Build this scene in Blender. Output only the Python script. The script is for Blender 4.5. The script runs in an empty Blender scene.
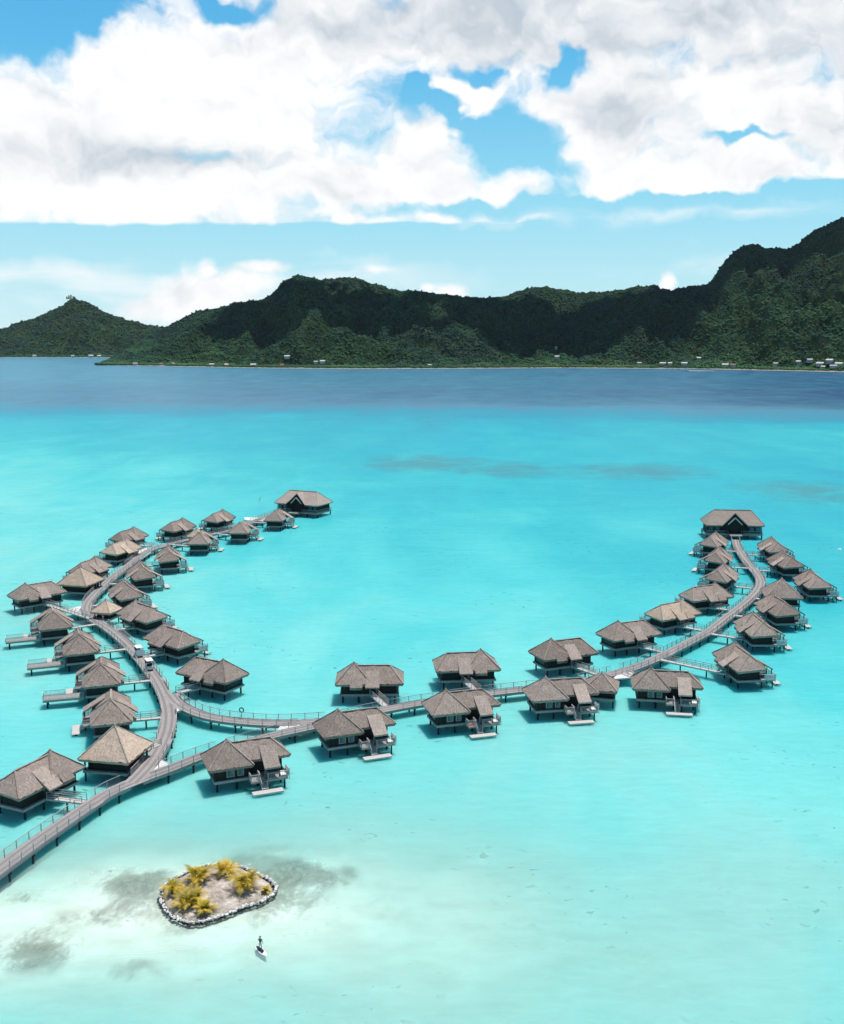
import bpy, bmesh, math, random
import numpy as np
from mathutils import Vector, Matrix, noise

random.seed(7)
rng = np.random.default_rng(7)
R = math.radians
SC = bpy.context.scene
COL = SC.collection

# ------------------------------------------------------------------ camera geometry
F, YH, CAMH = 1040.0, 343.0, 60.0
PITCH = math.atan((512 - YH) / F)
cp, sp = math.cos(PITCH), math.sin(PITCH)
FW, RT, UP = np.array([0, cp, -sp]), np.array([1.0, 0, 0]), np.array([0, sp, cp])


def ray(x, y):
    return FW + RT * (x - 422) / F - UP * (y - 512) / F


def at(x, y, z=0.0):
    """the point of height z that the photograph shows at (x, y)"""
    d = ray(x, y)
    return Vector(np.array([0, 0, CAMH]) + d * ((z - CAMH) / d[2]))


def azel(x, y):
    d = ray(x, y)
    d = d / np.linalg.norm(d)
    return math.atan2(d[0], d[1]), math.asin(d[2])


# ------------------------------------------------------------------ materials
def new_mat(name):
    m = bpy.data.materials.new(name)
    m.use_nodes = True
    nt = m.node_tree
    b = nt.nodes['Principled BSDF']
    return m, nt, b


def N(nt, t, **kw):
    n = nt.nodes.new(t)
    for k, v in kw.items():
        if k in n.inputs.keys() if hasattr(n.inputs, 'keys') else False:
            n.inputs[k].default_value = v
        else:
            setattr(n, k, v)
    return n


def ramp(nt, stops):
    r = nt.nodes.new('ShaderNodeValToRGB')
    e = r.color_ramp.elements
    while len(e) < len(stops):
        e.new(0.5)
    for i, (p, c) in enumerate(stops):
        e[i].position = p
        e[i].color = (c[0], c[1], c[2], 1) if not isinstance(c, (int, float)) else (c, c, c, 1)
    return r


def mix(nt, fac, a, b, mode='MIX'):
    m = nt.nodes.new('ShaderNodeMix')
    m.data_type = 'RGBA'
    m.blend_type = mode
    for sock, v in ((m.inputs[0], fac), (m.inputs[6], a), (m.inputs[7], b)):
        if isinstance(v, bpy.types.NodeSocket):
            nt.links.new(v, sock)
        elif isinstance(v, (int, float)):
            sock.default_value = v if sock is m.inputs[0] else (v, v, v, 1)
        else:
            sock.default_value = (v[0], v[1], v[2], 1)
    return m.outputs[2]


def math_n(nt, op, a, b=None, c=None, clamp=False):
    m = nt.nodes.new('ShaderNodeMath')
    m.operation = op
    m.use_clamp = clamp
    for i, v in enumerate((a, b, c)):
        if v is None:
            continue
        if isinstance(v, bpy.types.NodeSocket):
            nt.links.new(v, m.inputs[i])
        else:
            m.inputs[i].default_value = v
    return m.outputs[0]


def noise_n(nt, scale, vec=None, detail=4, rough=0.55, dist=0.0):
    n = nt.nodes.new('ShaderNodeTexNoise')
    n.inputs['Scale'].default_value = scale
    n.inputs['Detail'].default_value = detail
    n.inputs['Roughness'].default_value = rough
    n.inputs['Distortion'].default_value = dist
    if vec is not None:
        nt.links.new(vec, n.inputs['Vector'])
    return n.outputs['Fac']


def mapping(nt, vec, scale=(1, 1, 1), loc=(0, 0, 0), rot=(0, 0, 0)):
    m = nt.nodes.new('ShaderNodeMapping')
    m.inputs['Scale'].default_value = scale
    m.inputs['Location'].default_value = loc
    m.inputs['Rotation'].default_value = rot
    nt.links.new(vec, m.inputs['Vector'])
    return m.outputs[0]


def bump(nt, h, strength, dist, b):
    n = nt.nodes.new('ShaderNodeBump')
    n.inputs['Strength'].default_value = strength
    n.inputs['Distance'].default_value = dist
    nt.links.new(h, n.inputs['Height'])
    nt.links.new(n.outputs[0], b.inputs['Normal'])
    return n


def coord(nt, which='Object'):
    return nt.nodes.new('ShaderNodeTexCoord').outputs[which]


def mapr(nt, v, a, b, c=0.0, d=1.0, smooth=False):
    m = nt.nodes.new('ShaderNodeMapRange')
    if smooth:
        m.interpolation_type = 'SMOOTHSTEP'
    m.inputs['From Min'].default_value = a
    m.inputs['From Max'].default_value = b
    m.inputs['To Min'].default_value = c
    m.inputs['To Max'].default_value = d
    nt.links.new(v, m.inputs['Value'])
    return m.outputs[0]


def thatch_mat(name, dark, mid, light):
    m, nt, b = new_mat(name)
    uv = coord(nt, 'UV')
    rnd = nt.nodes.new('ShaderNodeObjectInfo').outputs['Random']
    off = nt.nodes.new('ShaderNodeVectorMath'); off.operation = 'ADD'
    nt.links.new(uv, off.inputs[0])
    cmb = nt.nodes.new('ShaderNodeCombineXYZ')
    nt.links.new(math_n(nt, 'MULTIPLY', rnd, 40.0), cmb.inputs[0])
    nt.links.new(math_n(nt, 'MULTIPLY', rnd, 23.0), cmb.inputs[1])
    nt.links.new(cmb.outputs[0], off.inputs[1])
    v = off.outputs[0]
    streak = noise_n(nt, 1.0, mapping(nt, v, (9, 1.3, 1)), 5, 0.65)
    tuft = noise_n(nt, 1.0, mapping(nt, v, (3.2, 3.0, 1)), 6, 0.7)
    blot = noise_n(nt, 0.45, v, 3, 0.5)
    f = math_n(nt, 'ADD', math_n(nt, 'MULTIPLY', streak, 0.45), math_n(nt, 'MULTIPLY', tuft, 0.55))
    r = ramp(nt, [(0.36, dark), (0.5, mid), (0.65, light)])
    nt.links.new(f, r.inputs[0])
    c = mix(nt, mapr(nt, blot, 0.35, 0.7, 0.0, 0.55), r.outputs[0], tuple(x * 0.72 for x in mid), 'MIX')
    hv = nt.nodes.new('ShaderNodeHueSaturation')
    nt.links.new(c, hv.inputs['Color'])
    nt.links.new(mapr(nt, rnd, 0, 1, 0.80, 1.14), hv.inputs['Value'])
    nt.links.new(hv.outputs[0], b.inputs['Base Color'])
    b.inputs['Roughness'].default_value = 0.95
    b.inputs['Specular IOR Level'].default_value = 0.15
    bump(nt, f, 1.0, 0.14, b)
    return m


def plain_mat(name, c, rough=0.6, var=0.25, scale=3.0, spec=0.3, stretch=(1, 1, 1), metal=0.0):
    m, nt, b = new_mat(name)
    o = mapping(nt, coord(nt, 'Object'), stretch)
    n = noise_n(nt, scale, o, 5, 0.6)
    r = ramp(nt, [(0.3, tuple(x * (1 - var) for x in c)), (0.7, tuple(min(1, x * (1 + var)) for x in c))])
    nt.links.new(n, r.inputs[0])
    nt.links.new(r.outputs[0], b.inputs['Base Color'])
    b.inputs['Roughness'].default_value = rough
    b.inputs['Specular IOR Level'].default_value = spec
    b.inputs['Metallic'].default_value = metal
    return m


M = {}
M['thatch'] = thatch_mat('thatch_weathered', (0.13, 0.099, 0.083), (0.30, 0.238, 0.205), (0.46, 0.385, 0.34))
M['thatch_new'] = thatch_mat('thatch_fresh', (0.25, 0.185, 0.14), (0.47, 0.36, 0.28), (0.66, 0.54, 0.43))
M['thatch_flap'] = thatch_mat('thatch_flap', (0.20, 0.155, 0.132), (0.365, 0.295, 0.255), (0.52, 0.44, 0.39))
M['ridge'] = thatch_mat('ridge_capping', (0.24, 0.20, 0.175), (0.40, 0.335, 0.295), (0.56, 0.48, 0.43))
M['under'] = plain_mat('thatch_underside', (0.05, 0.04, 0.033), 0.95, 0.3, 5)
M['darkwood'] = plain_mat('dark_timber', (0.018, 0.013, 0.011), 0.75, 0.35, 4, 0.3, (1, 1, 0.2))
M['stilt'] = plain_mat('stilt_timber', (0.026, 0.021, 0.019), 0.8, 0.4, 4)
M['greywood'] = plain_mat('weathered_timber', (0.30, 0.275, 0.26), 0.8, 0.22, 4, 0.25, (0.6, 3, 1))
M['palewood'] = plain_mat('pale_timber', (0.47, 0.445, 0.42), 0.75, 0.15, 5, 0.25, (0.8, 5, 1))
M['railwood'] = plain_mat('rail_timber', (0.38, 0.355, 0.34), 0.8, 0.15, 4)
M['screen'] = plain_mat('pale_screen', (0.62, 0.60, 0.59), 0.8, 0.15, 8)
M['white'] = plain_mat('white_paint', (0.80, 0.79, 0.77), 0.4, 0.05, 4, 0.5)
M['cloth'] = plain_mat('white_canvas', (0.75, 0.74, 0.72), 0.9, 0.06, 6, 0.2)
M['red'] = plain_mat('red_towel_cloth', (0.45, 0.03, 0.035), 0.9, 0.1, 6, 0.2)
M['black'] = plain_mat('black_rubber', (0.02, 0.02, 0.022), 0.7, 0.2, 6)
M['navy'] = plain_mat('navy_deck_pad', (0.012, 0.02, 0.045), 0.75, 0.2, 6)
M['skin'] = plain_mat('tanned_skin', (0.30, 0.16, 0.10), 0.6, 0.1, 9)
M['hair'] = plain_mat('dark_hair', (0.02, 0.015, 0.012), 0.8, 0.2, 20)
M['shirt'] = plain_mat('dark_shirt', (0.035, 0.025, 0.025), 0.9, 0.15, 12)
M['shorts'] = plain_mat('pale_shorts', (0.62, 0.62, 0.60), 0.9, 0.08, 12)
M['concrete'] = plain_mat('pale_boards', (0.62, 0.60, 0.58), 0.85, 0.10, 2)


def glass_mat():
    m, nt, b = new_mat('window_glass')
    n = noise_n(nt, 1.2, coord(nt, 'Object'), 2, 0.5)
    r = ramp(nt, [(0.35, (0.03, 0.05, 0.06)), (0.65, (0.10, 0.15, 0.17))])
    nt.links.new(n, r.inputs[0])
    nt.links.new(r.outputs[0], b.inputs['Base Color'])
    b.inputs['Roughness'].default_value = 0.06
    b.inputs['Specular IOR Level'].default_value = 0.5
    return m


M['glass'] = glass_mat()
M['dimglass'] = plain_mat('shaded_glass', (0.012, 0.016, 0.018), 0.35, 0.3, 2, 0.2)


def deck_mat():
    """boards across the jetty, two worn wheel tracks along it; UV = metres (along, across)"""
    m, nt, b = new_mat('jetty_boards')
    uv = coord(nt, 'UV')
    sx = nt.nodes.new('ShaderNodeSeparateXYZ')
    nt.links.new(uv, sx.inputs[0])
    board = nt.nodes.new('ShaderNodeTexNoise')
    board.noise_dimensions = '1D'
    board.inputs['Scale'].default_value = 5.5
    board.inputs['Detail'].default_value = 1
    nt.links.new(sx.outputs[0], board.inputs['W'])
    fine = noise_n(nt, 1.0, mapping(nt, uv, (1.2, 7, 1)), 5, 0.6)
    big = noise_n(nt, 0.35, uv, 3)
    f = math_n(nt, 'ADD', math_n(nt, 'MULTIPLY', board.outputs['Fac'], 0.35), math_n(nt, 'ADD', math_n(nt, 'MULTIPLY', fine, 0.35), math_n(nt, 'MULTIPLY', big, 0.3)))
    r = ramp(nt, [(0.3, (0.20, 0.18, 0.175)), (0.7, (0.385, 0.355, 0.345))])
    nt.links.new(f, r.inputs[0])
    v = math_n(nt, 'ABSOLUTE', sx.outputs[1])
    tr = math_n(nt, 'ABSOLUTE', math_n(nt, 'SUBTRACT', v, 0.48))
    track = mapr(nt, tr, 0.15, 0.30, 0.75, 0.0, True)
    c = mix(nt, track, r.outputs[0], (0.17, 0.155, 0.155))
    nt.links.new(c, b.inputs['Base Color'])
    b.inputs['Roughness'].default_value = 0.85
    b.inputs['Specular IOR Level'].default_value = 0.2
    return m


M['deck'] = deck_mat()


# ------------------------------------------------------------------ mesh builder
class MB:
    def __init__(self, flip=False):
        self.v, self.f, self.uv, self.m = [], [], [], []
        self.flip = flip

    def face(self, pts, uvs=None, mi=0):
        i = len(self.v)
        self.v += [tuple(p) for p in pts]
        self.f.append(tuple(range(i, i + len(pts))))
        self.uv.append(uvs or [(p[0], p[1]) for p in pts])
        self.m.append(mi)

    def box(self, a, b, mi=0):
        x0, y0, z0 = (min(a[i], b[i]) for i in range(3))
        x1, y1, z1 = (max(a[i], b[i]) for i in range(3))
        p = [(x0, y0, z0), (x1, y0, z0), (x1, y1, z0), (x0, y1, z0), (x0, y0, z1), (x1, y0, z1), (x1, y1, z1), (x0, y1, z1)]
        for q in ((0, 3, 2, 1), (4, 5, 6, 7), (0, 1, 5, 4), (1, 2, 6, 5), (2, 3, 7, 6), (3, 0, 4, 7)):
            self.face([p[k] for k in q], None, mi)

    def bar(self, a, b, w, h, mi=0):
        """a beam from a to b, w wide (level) and h high"""
        a, b = Vector(a), Vector(b)
        d = (b - a)
        if d.length < 1e-6:
            return
        d.normalize()
        s = d.cross(Vector((0, 0, 1)))
        if s.length < 1e-4:
            s = Vector((1, 0, 0))
        s.normalize()
        u = s.cross(d)
        s *= w / 2
        u *= h / 2
        A = [a - s - u, a + s - u, a + s + u, a - s + u]
        B = [b - s - u, b + s - u, b + s + u, b - s + u]
        self.face(A, None, mi)
        self.face(B[::-1], None, mi)
        for k in range(4):
            j = (k + 1) % 4
            self.face([A[j], A[k], B[k], B[j]], None, mi)

    def cyl(self, a, b, r0, r1=None, n=8, mi=0):
        r1 = r0 if r1 is None else r1
        a, b = Vector(a), Vector(b)
        d = (b - a).normalized()
        s = d.cross(Vector((0, 0, 1)))
        if s.length < 1e-4:
            s = Vector((1, 0, 0))
        s.normalize()
        u = s.cross(d)
        A = [a + (s * math.cos(2 * math.pi * k / n) + u * math.sin(2 * math.pi * k / n)) * r0 for k in range(n)]
        B = [b + (s * math.cos(2 * math.pi * k / n) + u * math.sin(2 * math.pi * k / n)) * r1 for k in range(n)]
        self.face(A, None, mi)
        self.face(B[::-1], None, mi)
        for k in range(n):
            j = (k + 1) % n
            self.face([A[j], A[k], B[k], B[j]], None, mi)

    def patch(self, a, b, c, d, step=0.4, jit=0.0, mi=0, eave_jag=0.0):
        """a-b lower edge, d-c upper edge (c may equal d); a fine jittered sheet; uv in metres"""
        a, b, c, d = map(Vector, (a, b, c, d))
        nu = max(1, int(max((b - a).length, (c - d).length) / step))
        nv = max(1, int(((d + c) / 2 - (a + b) / 2).length / step))
        nrm = (b - a).cross((d + c) / 2 - (a + b) / 2).normalized()
        L = (b - a).length
        ax = (b - a).normalized()
        upv = nrm.cross(ax)

        def P(i, j):
            u, v = i / nu, j / nv
            p = (a.lerp(b, u)).lerp(d.lerp(c, u), v)
            if jit:
                k = noise.noise(p * 1.1 + Vector((3, 7, 1))) * 0.7 + noise.noise(p * 3.1) * 0.5
                p = p + Vector((0, 0, 1)) * (k * jit)
            if eave_jag and j == 0:
                p = p + Vector((0, 0, 1)) * (noise.noise(p * 5.0) * eave_jag)
            return p

        for i in range(nu):
            for j in range(nv):
                q = [P(i, j), P(i + 1, j), P(i + 1, j + 1), P(i, j + 1)]
                uvs = [((x - a).dot(ax), (x - a).dot(upv)) for x in q]
                if (q[2] - q[3]).length < 1e-5:
                    q, uvs = q[:3], uvs[:3]
                self.face(q, uvs, mi)

    def build(self, name, mats, parent=None, smooth=False, merge=True, kind=None):
        me = bpy.data.meshes.new(name)
        v = self.v
        f = self.f
        uv = self.uv
        if self.flip:
            v = [(x, -y, z) for x, y, z in v]
            f = [t[::-1] for t in f]
            uv = [u[::-1] for u in uv]
        me.from_pydata(v, [], f)
        ul = me.uv_layers.new(name='UVMap')
        flat = [c for u in uv for p in u for c in p]
        ul.data.foreach_set('uv', flat)
        me.polygons.foreach_set('material_index', self.m)
        for mt in (mats if isinstance(mats, (list, tuple)) else [mats]):
            me.materials.append(mt)
        if merge:
            bm = bmesh.new()
            bm.from_mesh(me)
            bmesh.ops.remove_doubles(bm, verts=bm.verts, dist=0.0005)
            bm.to_mesh(me)
            bm.free()
        if smooth:
            me.polygons.foreach_set('use_smooth', [True] * len(me.polygons))
        me.update()
        o = bpy.data.objects.new(name, me)
        COL.objects.link(o)
        if parent is not None:
            o.parent = parent
        if kind:
            o['kind'] = kind
        return o


def tag(o, label, cat, group=None):
    o['label'] = label
    o['category'] = cat
    if group:
        o['group'] = group
    return o


def empty(name, loc, rz=0.0):
    o = bpy.data.objects.new(name, None)
    o.empty_display_size = 0.5
    COL.objects.link(o)
    o.location = loc
    o.rotation_euler = (0, 0, rz)
    return o


def copy_tree(o, parent=None):
    c = o.copy()
    COL.objects.link(c)
    if parent is not None:
        c.parent = parent
    for ch in list(o.children):
        copy_tree(ch, c)
    return c


# ------------------------------------------------------------------ camera, sun, sky
cam_d = bpy.data.cameras.new('camera')
cam = bpy.data.objects.new('camera', cam_d)
COL.objects.link(cam)
cam.location = (0, 0, CAMH)
cam.rotation_euler = (math.pi / 2 - PITCH, 0, 0)
cam_d.sensor_fit = 'VERTICAL'
cam_d.sensor_height = 24.0
cam_d.lens = 24.0 * F / 1024.0
cam_d.clip_start = 0.5
cam_d.clip_end = 60000
SC.camera = cam

SUN_EL, SUN_AZ = R(75), R(40)          # azimuth from +Y towards +X
sd = bpy.data.lights.new('sun', 'SUN')
sun = bpy.data.objects.new('sun', sd)
COL.objects.link(sun)
sd.energy = 4.2
sd.angle = R(0.53)
sd.color = (1.0, 0.965, 0.91)
sdir = Vector((math.sin(SUN_AZ) * math.cos(SUN_EL), math.cos(SUN_AZ) * math.cos(SUN_EL), math.sin(SUN_EL)))
sun.rotation_euler = sdir.to_track_quat('Z', 'Y').to_euler()
sun.location = (0, 0, 200)


SKY_GAIN = 0.75


def build_world():
    w = bpy.data.worlds.new('World')
    SC.world = w
    w.use_nodes = True
    nt = w.node_tree
    bg = nt.nodes['Background']
    sky = nt.nodes.new('ShaderNodeTexSky')
    sky.sky_type = 'NISHITA'
    sky.sun_disc = False
    sky.sun_elevation = SUN_EL
    sky.sun_rotation = SUN_AZ
    sky.altitude = 0
    sky.air_density = 1.0
    sky.dust_density = 0.4
    sky.ozone_density = 2.0

    g = coord(nt, 'Generated')
    nz = nt.nodes.new('ShaderNodeVectorMath'); nz.operation = 'NORMALIZE'
    nt.links.new(g, nz.inputs[0])
    s = nt.nodes.new('ShaderNodeSeparateXYZ')
    nt.links.new(nz.outputs[0], s.inputs[0])
    az = math_n(nt, 'ARCTAN2', s.outputs[0], s.outputs[1])
    el = math_n(nt, 'ARCSINE', s.outputs[2])
    pc = nt.nodes.new('ShaderNodeCombineXYZ')
    nt.links.new(az, pc.inputs[0])
    nt.links.new(el, pc.inputs[1])
    p0_ = pc.outputs[0]
    wn = nt.nodes.new('ShaderNodeTexNoise')
    wn.inputs['Scale'].default_value = 11.0
    wn.inputs['Detail'].default_value = 4
    nt.links.new(p0_, wn.inputs['Vector'])
    wa = nt.nodes.new('ShaderNodeVectorMath'); wa.operation = 'MULTIPLY_ADD'
    nt.links.new(wn.outputs['Color'], wa.inputs[0])
    wa.inputs[1].default_value = (0.10, 0.055, 0.0)
    wa.inputs[2].default_value = (-0.05, -0.0275, 0.0)
    wp = nt.nodes.new('ShaderNodeVectorMath'); wp.operation = 'ADD'
    nt.links.new(p0_, wp.inputs[0]); nt.links.new(wa.outputs[0], wp.inputs[1])
    wn2 = nt.nodes.new('ShaderNodeTexNoise')
    wn2.inputs['Scale'].default_value = 34.0
    wn2.inputs['Detail'].default_value = 3
    nt.links.new(p0_, wn2.inputs['Vector'])
    wb = nt.nodes.new('ShaderNodeVectorMath'); wb.operation = 'MULTIPLY_ADD'
    nt.links.new(wn2.outputs['Color'], wb.inputs[0])
    wb.inputs[1].default_value = (0.036, 0.026, 0.0)
    wb.inputs[2].default_value = (-0.018, -0.013, 0.0)
    wp2 = nt.nodes.new('ShaderNodeVectorMath'); wp2.operation = 'ADD'
    nt.links.new(wp.outputs[0], wp2.inputs[0]); nt.links.new(wb.outputs[0], wp2.inputs[1])
    p = wp2.outputs[0]
    # the clear sky: saturated trade-wind blue above, cyan and paler low down
    clear = ramp(nt, [(0.0, (7.6, 10.0, 10.4)), (0.10, (5.6, 9.2, 10.0)), (0.32, (3.1, 7.7, 9.8)), (0.60, (1.1, 5.3, 9.0)), (1.0, (0.6, 3.4, 7.4))])
    nt.links.new(mapr(nt, el, 0.0, 0.42), clear.inputs[0])
    nsk = nt.nodes.new('ShaderNodeVectorMath'); nsk.operation = 'SCALE'
    nt.links.new(sky.outputs[0], nsk.inputs[0]); nsk.inputs['Scale'].default_value = SKY_GAIN
    skyc = mix(nt, mapr(nt, el, 0.30, 0.75, 0.88, 0.0, True), nsk.outputs[0], clear.outputs[0])

    sm = nt.nodes.new('ShaderNodeVectorMath'); sm.operation = 'MULTIPLY_ADD'
    nt.links.new(wa.outputs[0], sm.inputs[0])
    sm.inputs[1].default_value = (0.35, 0.16, 0)
    nt.links.new(p0_, sm.inputs[2])
    p_low = sm.outputs[0]

    def blob(cx, cy, rx, ry, gain=1.0, at_=None):
        a, e = azel(cx, cy)
        mp = mapping(nt, at_ or p, (F / rx, F / ry, 0), (-a * F / rx, -e * F / ry, 0))
        ln = nt.nodes.new('ShaderNodeVectorMath'); ln.operation = 'LENGTH'
        nt.links.new(mp, ln.inputs[0])
        return math_n(nt, 'MULTIPLY_ADD', ln.outputs['Value'], -gain, gain)

    def union(bl):
        o = bl[0]
        for b in bl[1:]:
            o = math_n(nt, 'SMOOTH_MAX', o, b, 0.25)
        return o

    base = union([blob(*b) for b in CLOUDS])
    low = union([blob(*b, at_=p_low) for b in CLOUDS_LOW])
    holes = union([blob(*b) for b in HOLES])
    flat = union([blob(*b, at_=p_low) for b in HOLES_FLAT])
    grey = union([blob(*b) for b in GREYS])

    def fb(off):
        v = mapping(nt, p, (1, 1.35, 1), off)
        big = noise_n(nt, 8.0, v, 3, 0.5, 0.1)
        fine = noise_n(nt, 19.0, v, 6, 0.53, 0.15)
        return math_n(nt, 'ADD', math_n(nt, 'MULTIPLY', big, 0.5), math_n(nt, 'MULTIPLY', fine, 0.75)), big, fine

    f0, big0, fine0 = fb((0, 0, 0))
    f1, big1, fine1 = fb((-0.006, -0.016, 0))     # towards the light: higher up
    nz0 = math_n(nt, 'MULTIPLY_ADD', f0, 2.5, -1.56)
    hole_c = math_n(nt, 'MULTIPLY', mapr(nt, holes, -0.85, 0.75, 0.0, 1.0, True), 1.25)
    hole_c = math_n(nt, 'MAXIMUM', hole_c, math_n(nt, 'MULTIPLY', mapr(nt, flat, -0.12, 0.16, 0.0, 1.0), 1.5))
    dens = math_n(nt, 'SUBTRACT', math_n(nt, 'ADD', math_n(nt, 'MINIMUM', base, 0.78), nz0), hole_c)
    dens = math_n(nt, 'MAXIMUM', dens, math_n(nt, 'MULTIPLY_ADD', f0, 2.2, math_n(nt, 'SUBTRACT', math_n(nt, 'MINIMUM', low, 0.6), 1.5)))
    alpha = mapr(nt, dens, -0.30, 0.48, 0.0, 1.0, True)
    # thin veils near the horizon
    veil = mapr(nt, noise_n(nt, 5.0, mapping(nt, p_low, (1, 5.5, 1), (2.3, 0.4, 0)), 6, 0.55, 0.4), 0.36, 0.66, 0.0, 1.0, True)
    veil_b = union([blob(*b) for b in VEILS])
    veil = math_n(nt, 'MULTIPLY', veil, mapr(nt, veil_b, 0.0, 0.8, 0.0, 0.85))
    # relief: brighter where the cloud thins towards the light, grey under the thick parts
    rel = math_n(nt, 'SUBTRACT', f0, f1)
    thick = mapr(nt, dens, 0.1, 0.9, 0.0, 1.0)
    gmask = mapr(nt, grey, -0.15, 0.75, 0.0, 1.0, True)
    g2 = math_n(nt, 'MULTIPLY', gmask, mapr(nt, f0, 0.4, 0.85, 1.05, 0.50))
    sh = math_n(nt, 'ADD', math_n(nt, 'MULTIPLY', rel, -1.6), math_n(nt, 'MULTIPLY', g2, 0.85))
    sh = math_n(nt, 'ADD', sh, math_n(nt, 'MULTIPLY', mapr(nt, big1, 0.42, 0.7, 0.0, 1.0), 0.26))
    cr = ramp(nt, [(0.0, (10.6, 10.6, 10.6)), (0.25, (9.7, 9.8, 9.9)), (0.6, (7.9, 8.3, 8.7)), (1.0, (5.6, 6.3, 7.0))])
    nt.links.new(sh, cr.inputs[0])
    c = mix(nt, veil, skyc, (9.6, 10.2, 10.4))
    c = mix(nt, alpha, c, cr.outputs[0])
    nt.links.new(c, bg.inputs['Color'])
    bg.inputs['Strength'].default_value = 0.081
    w.cycles.sampling_method = 'MANUAL'
    w.cycles.sample_map_resolution = 256


CLOUDS = [  # px x, px y, radius x, radius y of the cloud banks, turned into directions of the sky
    (160, 85, 165, 95, 1.0), (60, 120, 130, 85, 1.0), (260, 110, 110, 80, 1.0), (150, 190, 330, 44, 1.1), (330, 185, 210, 46, 1.0),
    (560, 12, 330, 62, 1.1), (330, 20, 130, 70, 0.9), (770, 20, 160, 70, 1.0), (600, 110, 90, 66, 1.0), (745, 110, 120, 78, 1.0), (850, 120, 90, 75, 1.0),
    (470, 96, 52, 30, 0.9), (430, 150, 50, 40, 0.9), (505, 70, 60, 28, 0.8), (430, 190, 130, 38, 1.0), (640, 183, 150, 26, 0.9), (770, 175, 110, 28, 1.0),
    (-260, 120, 220, 110, 1.0), (1150, 110, 240, 120, 1.0),
]
CLOUDS_LOW = [(200, 292, 52, 24, 1.0), (240, 284, 34, 18, 0.9), (180, 306, 60, 16, 0.9), (206, 272, 12, 12, 0.8), (452, 291, 20, 9, 0.9), (665, 284, 12, 13, 0.9), (376, 270, 26, 6, 0.7), (425, 288, 10, 5, 0.7), (258, 266, 26, 6, 0.7)]
HOLES_FLAT = [(500, 264, 620, 36, 1.0), (60, 264, 420, 33, 1.0), (850, 228, 150, 40, 1.0)]
HOLES = [(25, 8, 75, 30, 1.0), (75, 30, 22, 12, 0.8), (240, 3, 28, 9, 0.8), (506, 136, 44, 22, 0.9), (468, 122, 16, 8, 0.7), (570, 54, 12, 20, 0.8), (420, 92, 14, 9, 0.8), (478, 73, 14, 7, 0.7),
         (445, 105, 10, 8, 0.7), (745, 141, 30, 4, 0.75), (640, 206, 200, 7, 0.7), (490, 205, 60, 5, 0.5)]
GREYS = [(140, 156, 200, 26, 0.85), (230, 165, 60, 16, 0.6), (560, 10, 330, 56, 1.3), (620, 112, 70, 50, 0.75), (800, 45, 130, 30, 0.9), (830, 130, 60, 40, 0.6), (430, 20, 120, 40, 0.6), (320, 190, 60, 22, 0.5)]
VEILS = [(40, 300, 290, 46, 1.6), (190, 300, 150, 40, 1.3), (330, 275, 170, 18, 0.7), (620, 219, 210, 12, 0.9), (760, 214, 130, 8, 0.8), (700, 262, 160, 16, 0.5)]
build_world()

SC.view_settings.view_transform = 'Standard'
SC.view_settings.look = 'None'
SC.view_settings.exposure = 0.30
SC.view_settings.gamma = 1.0
SC.render.engine = 'CYCLES'
SC.cycles.use_denoising = True
SC.cycles.max_bounces = 4
SC.cycles.diffuse_bounces = 2
SC.cycles.glossy_bounces = 2
SC.cycles.use_adaptive_sampling = True
SC.cycles.adaptive_threshold = 0.03
SC.cycles.transparent_max_bounces = 10


# ------------------------------------------------------------------ numpy noise
def vnoise(x, y, seed=0):
    xi, yi = np.floor(x).astype(np.int64), np.floor(y).astype(np.int64)
    xf, yf = x - xi, y - yi
    u, v = xf * xf * xf * (xf * (xf * 6 - 15) + 10), yf * yf * yf * (yf * (yf * 6 - 15) + 10)

    def h(a, b):
        n = (a * 374761393 + b * 668265263 + seed * 1442695041) & 0xffffffff
        n = ((n ^ (n >> 13)) * 1274126177) & 0xffffffff
        return ((n ^ (n >> 16)) & 0xffff) / 65535.0

    return (h(xi, yi) * (1 - u) + h(xi + 1, yi) * u) * (1 - v) + (h(xi, yi + 1) * (1 - u) + h(xi + 1, yi + 1) * u) * v


def fbm(x, y, oct=5, seed=0, gain=0.5):
    s, a, t = 0, 1.0, 0
    for k in range(oct):
        s = s + a * vnoise(x * 2 ** k, y * 2 ** k, seed + k * 17)
        t += a
        a *= gain
    return s / t


def grid_mesh(name, P, mats, attrs=None, kind=None, smooth=True):
    """P: (rows, cols, 3)"""
    nr, nc = P.shape[:2]
    me = bpy.data.meshes.new(name)
    idx = np.arange(nr * nc).reshape(nr, nc)
    quads = np.stack([idx[:-1, :-1], idx[:-1, 1:], idx[1:, 1:], idx[1:, :-1]], -1).reshape(-1, 4)
    nf = len(quads)
    me.vertices.add(nr * nc)
    me.vertices.foreach_set('co', P.reshape(-1).astype(np.float32))
    me.loops.add(nf * 4)
    me.loops.foreach_set('vertex_index', quads.reshape(-1).astype(np.int32))
    me.polygons.add(nf)
    me.polygons.foreach_set('loop_start', np.arange(0, nf * 4, 4, dtype=np.int32))
    me.polygons.foreach_set('use_smooth', np.full(nf, smooth))
    me.materials.append(mats)
    for k, a in (attrs or {}).items():
        at_ = me.attributes.new(k, 'FLOAT', 'POINT')
        at_.data.foreach_set('value', a.reshape(-1).astype(np.float32))
    me.update(calc_edges=True)
    o = bpy.data.objects.new(name, me)
    COL.objects.link(o)
    if kind:
        o['kind'] = kind
    return o


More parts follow.
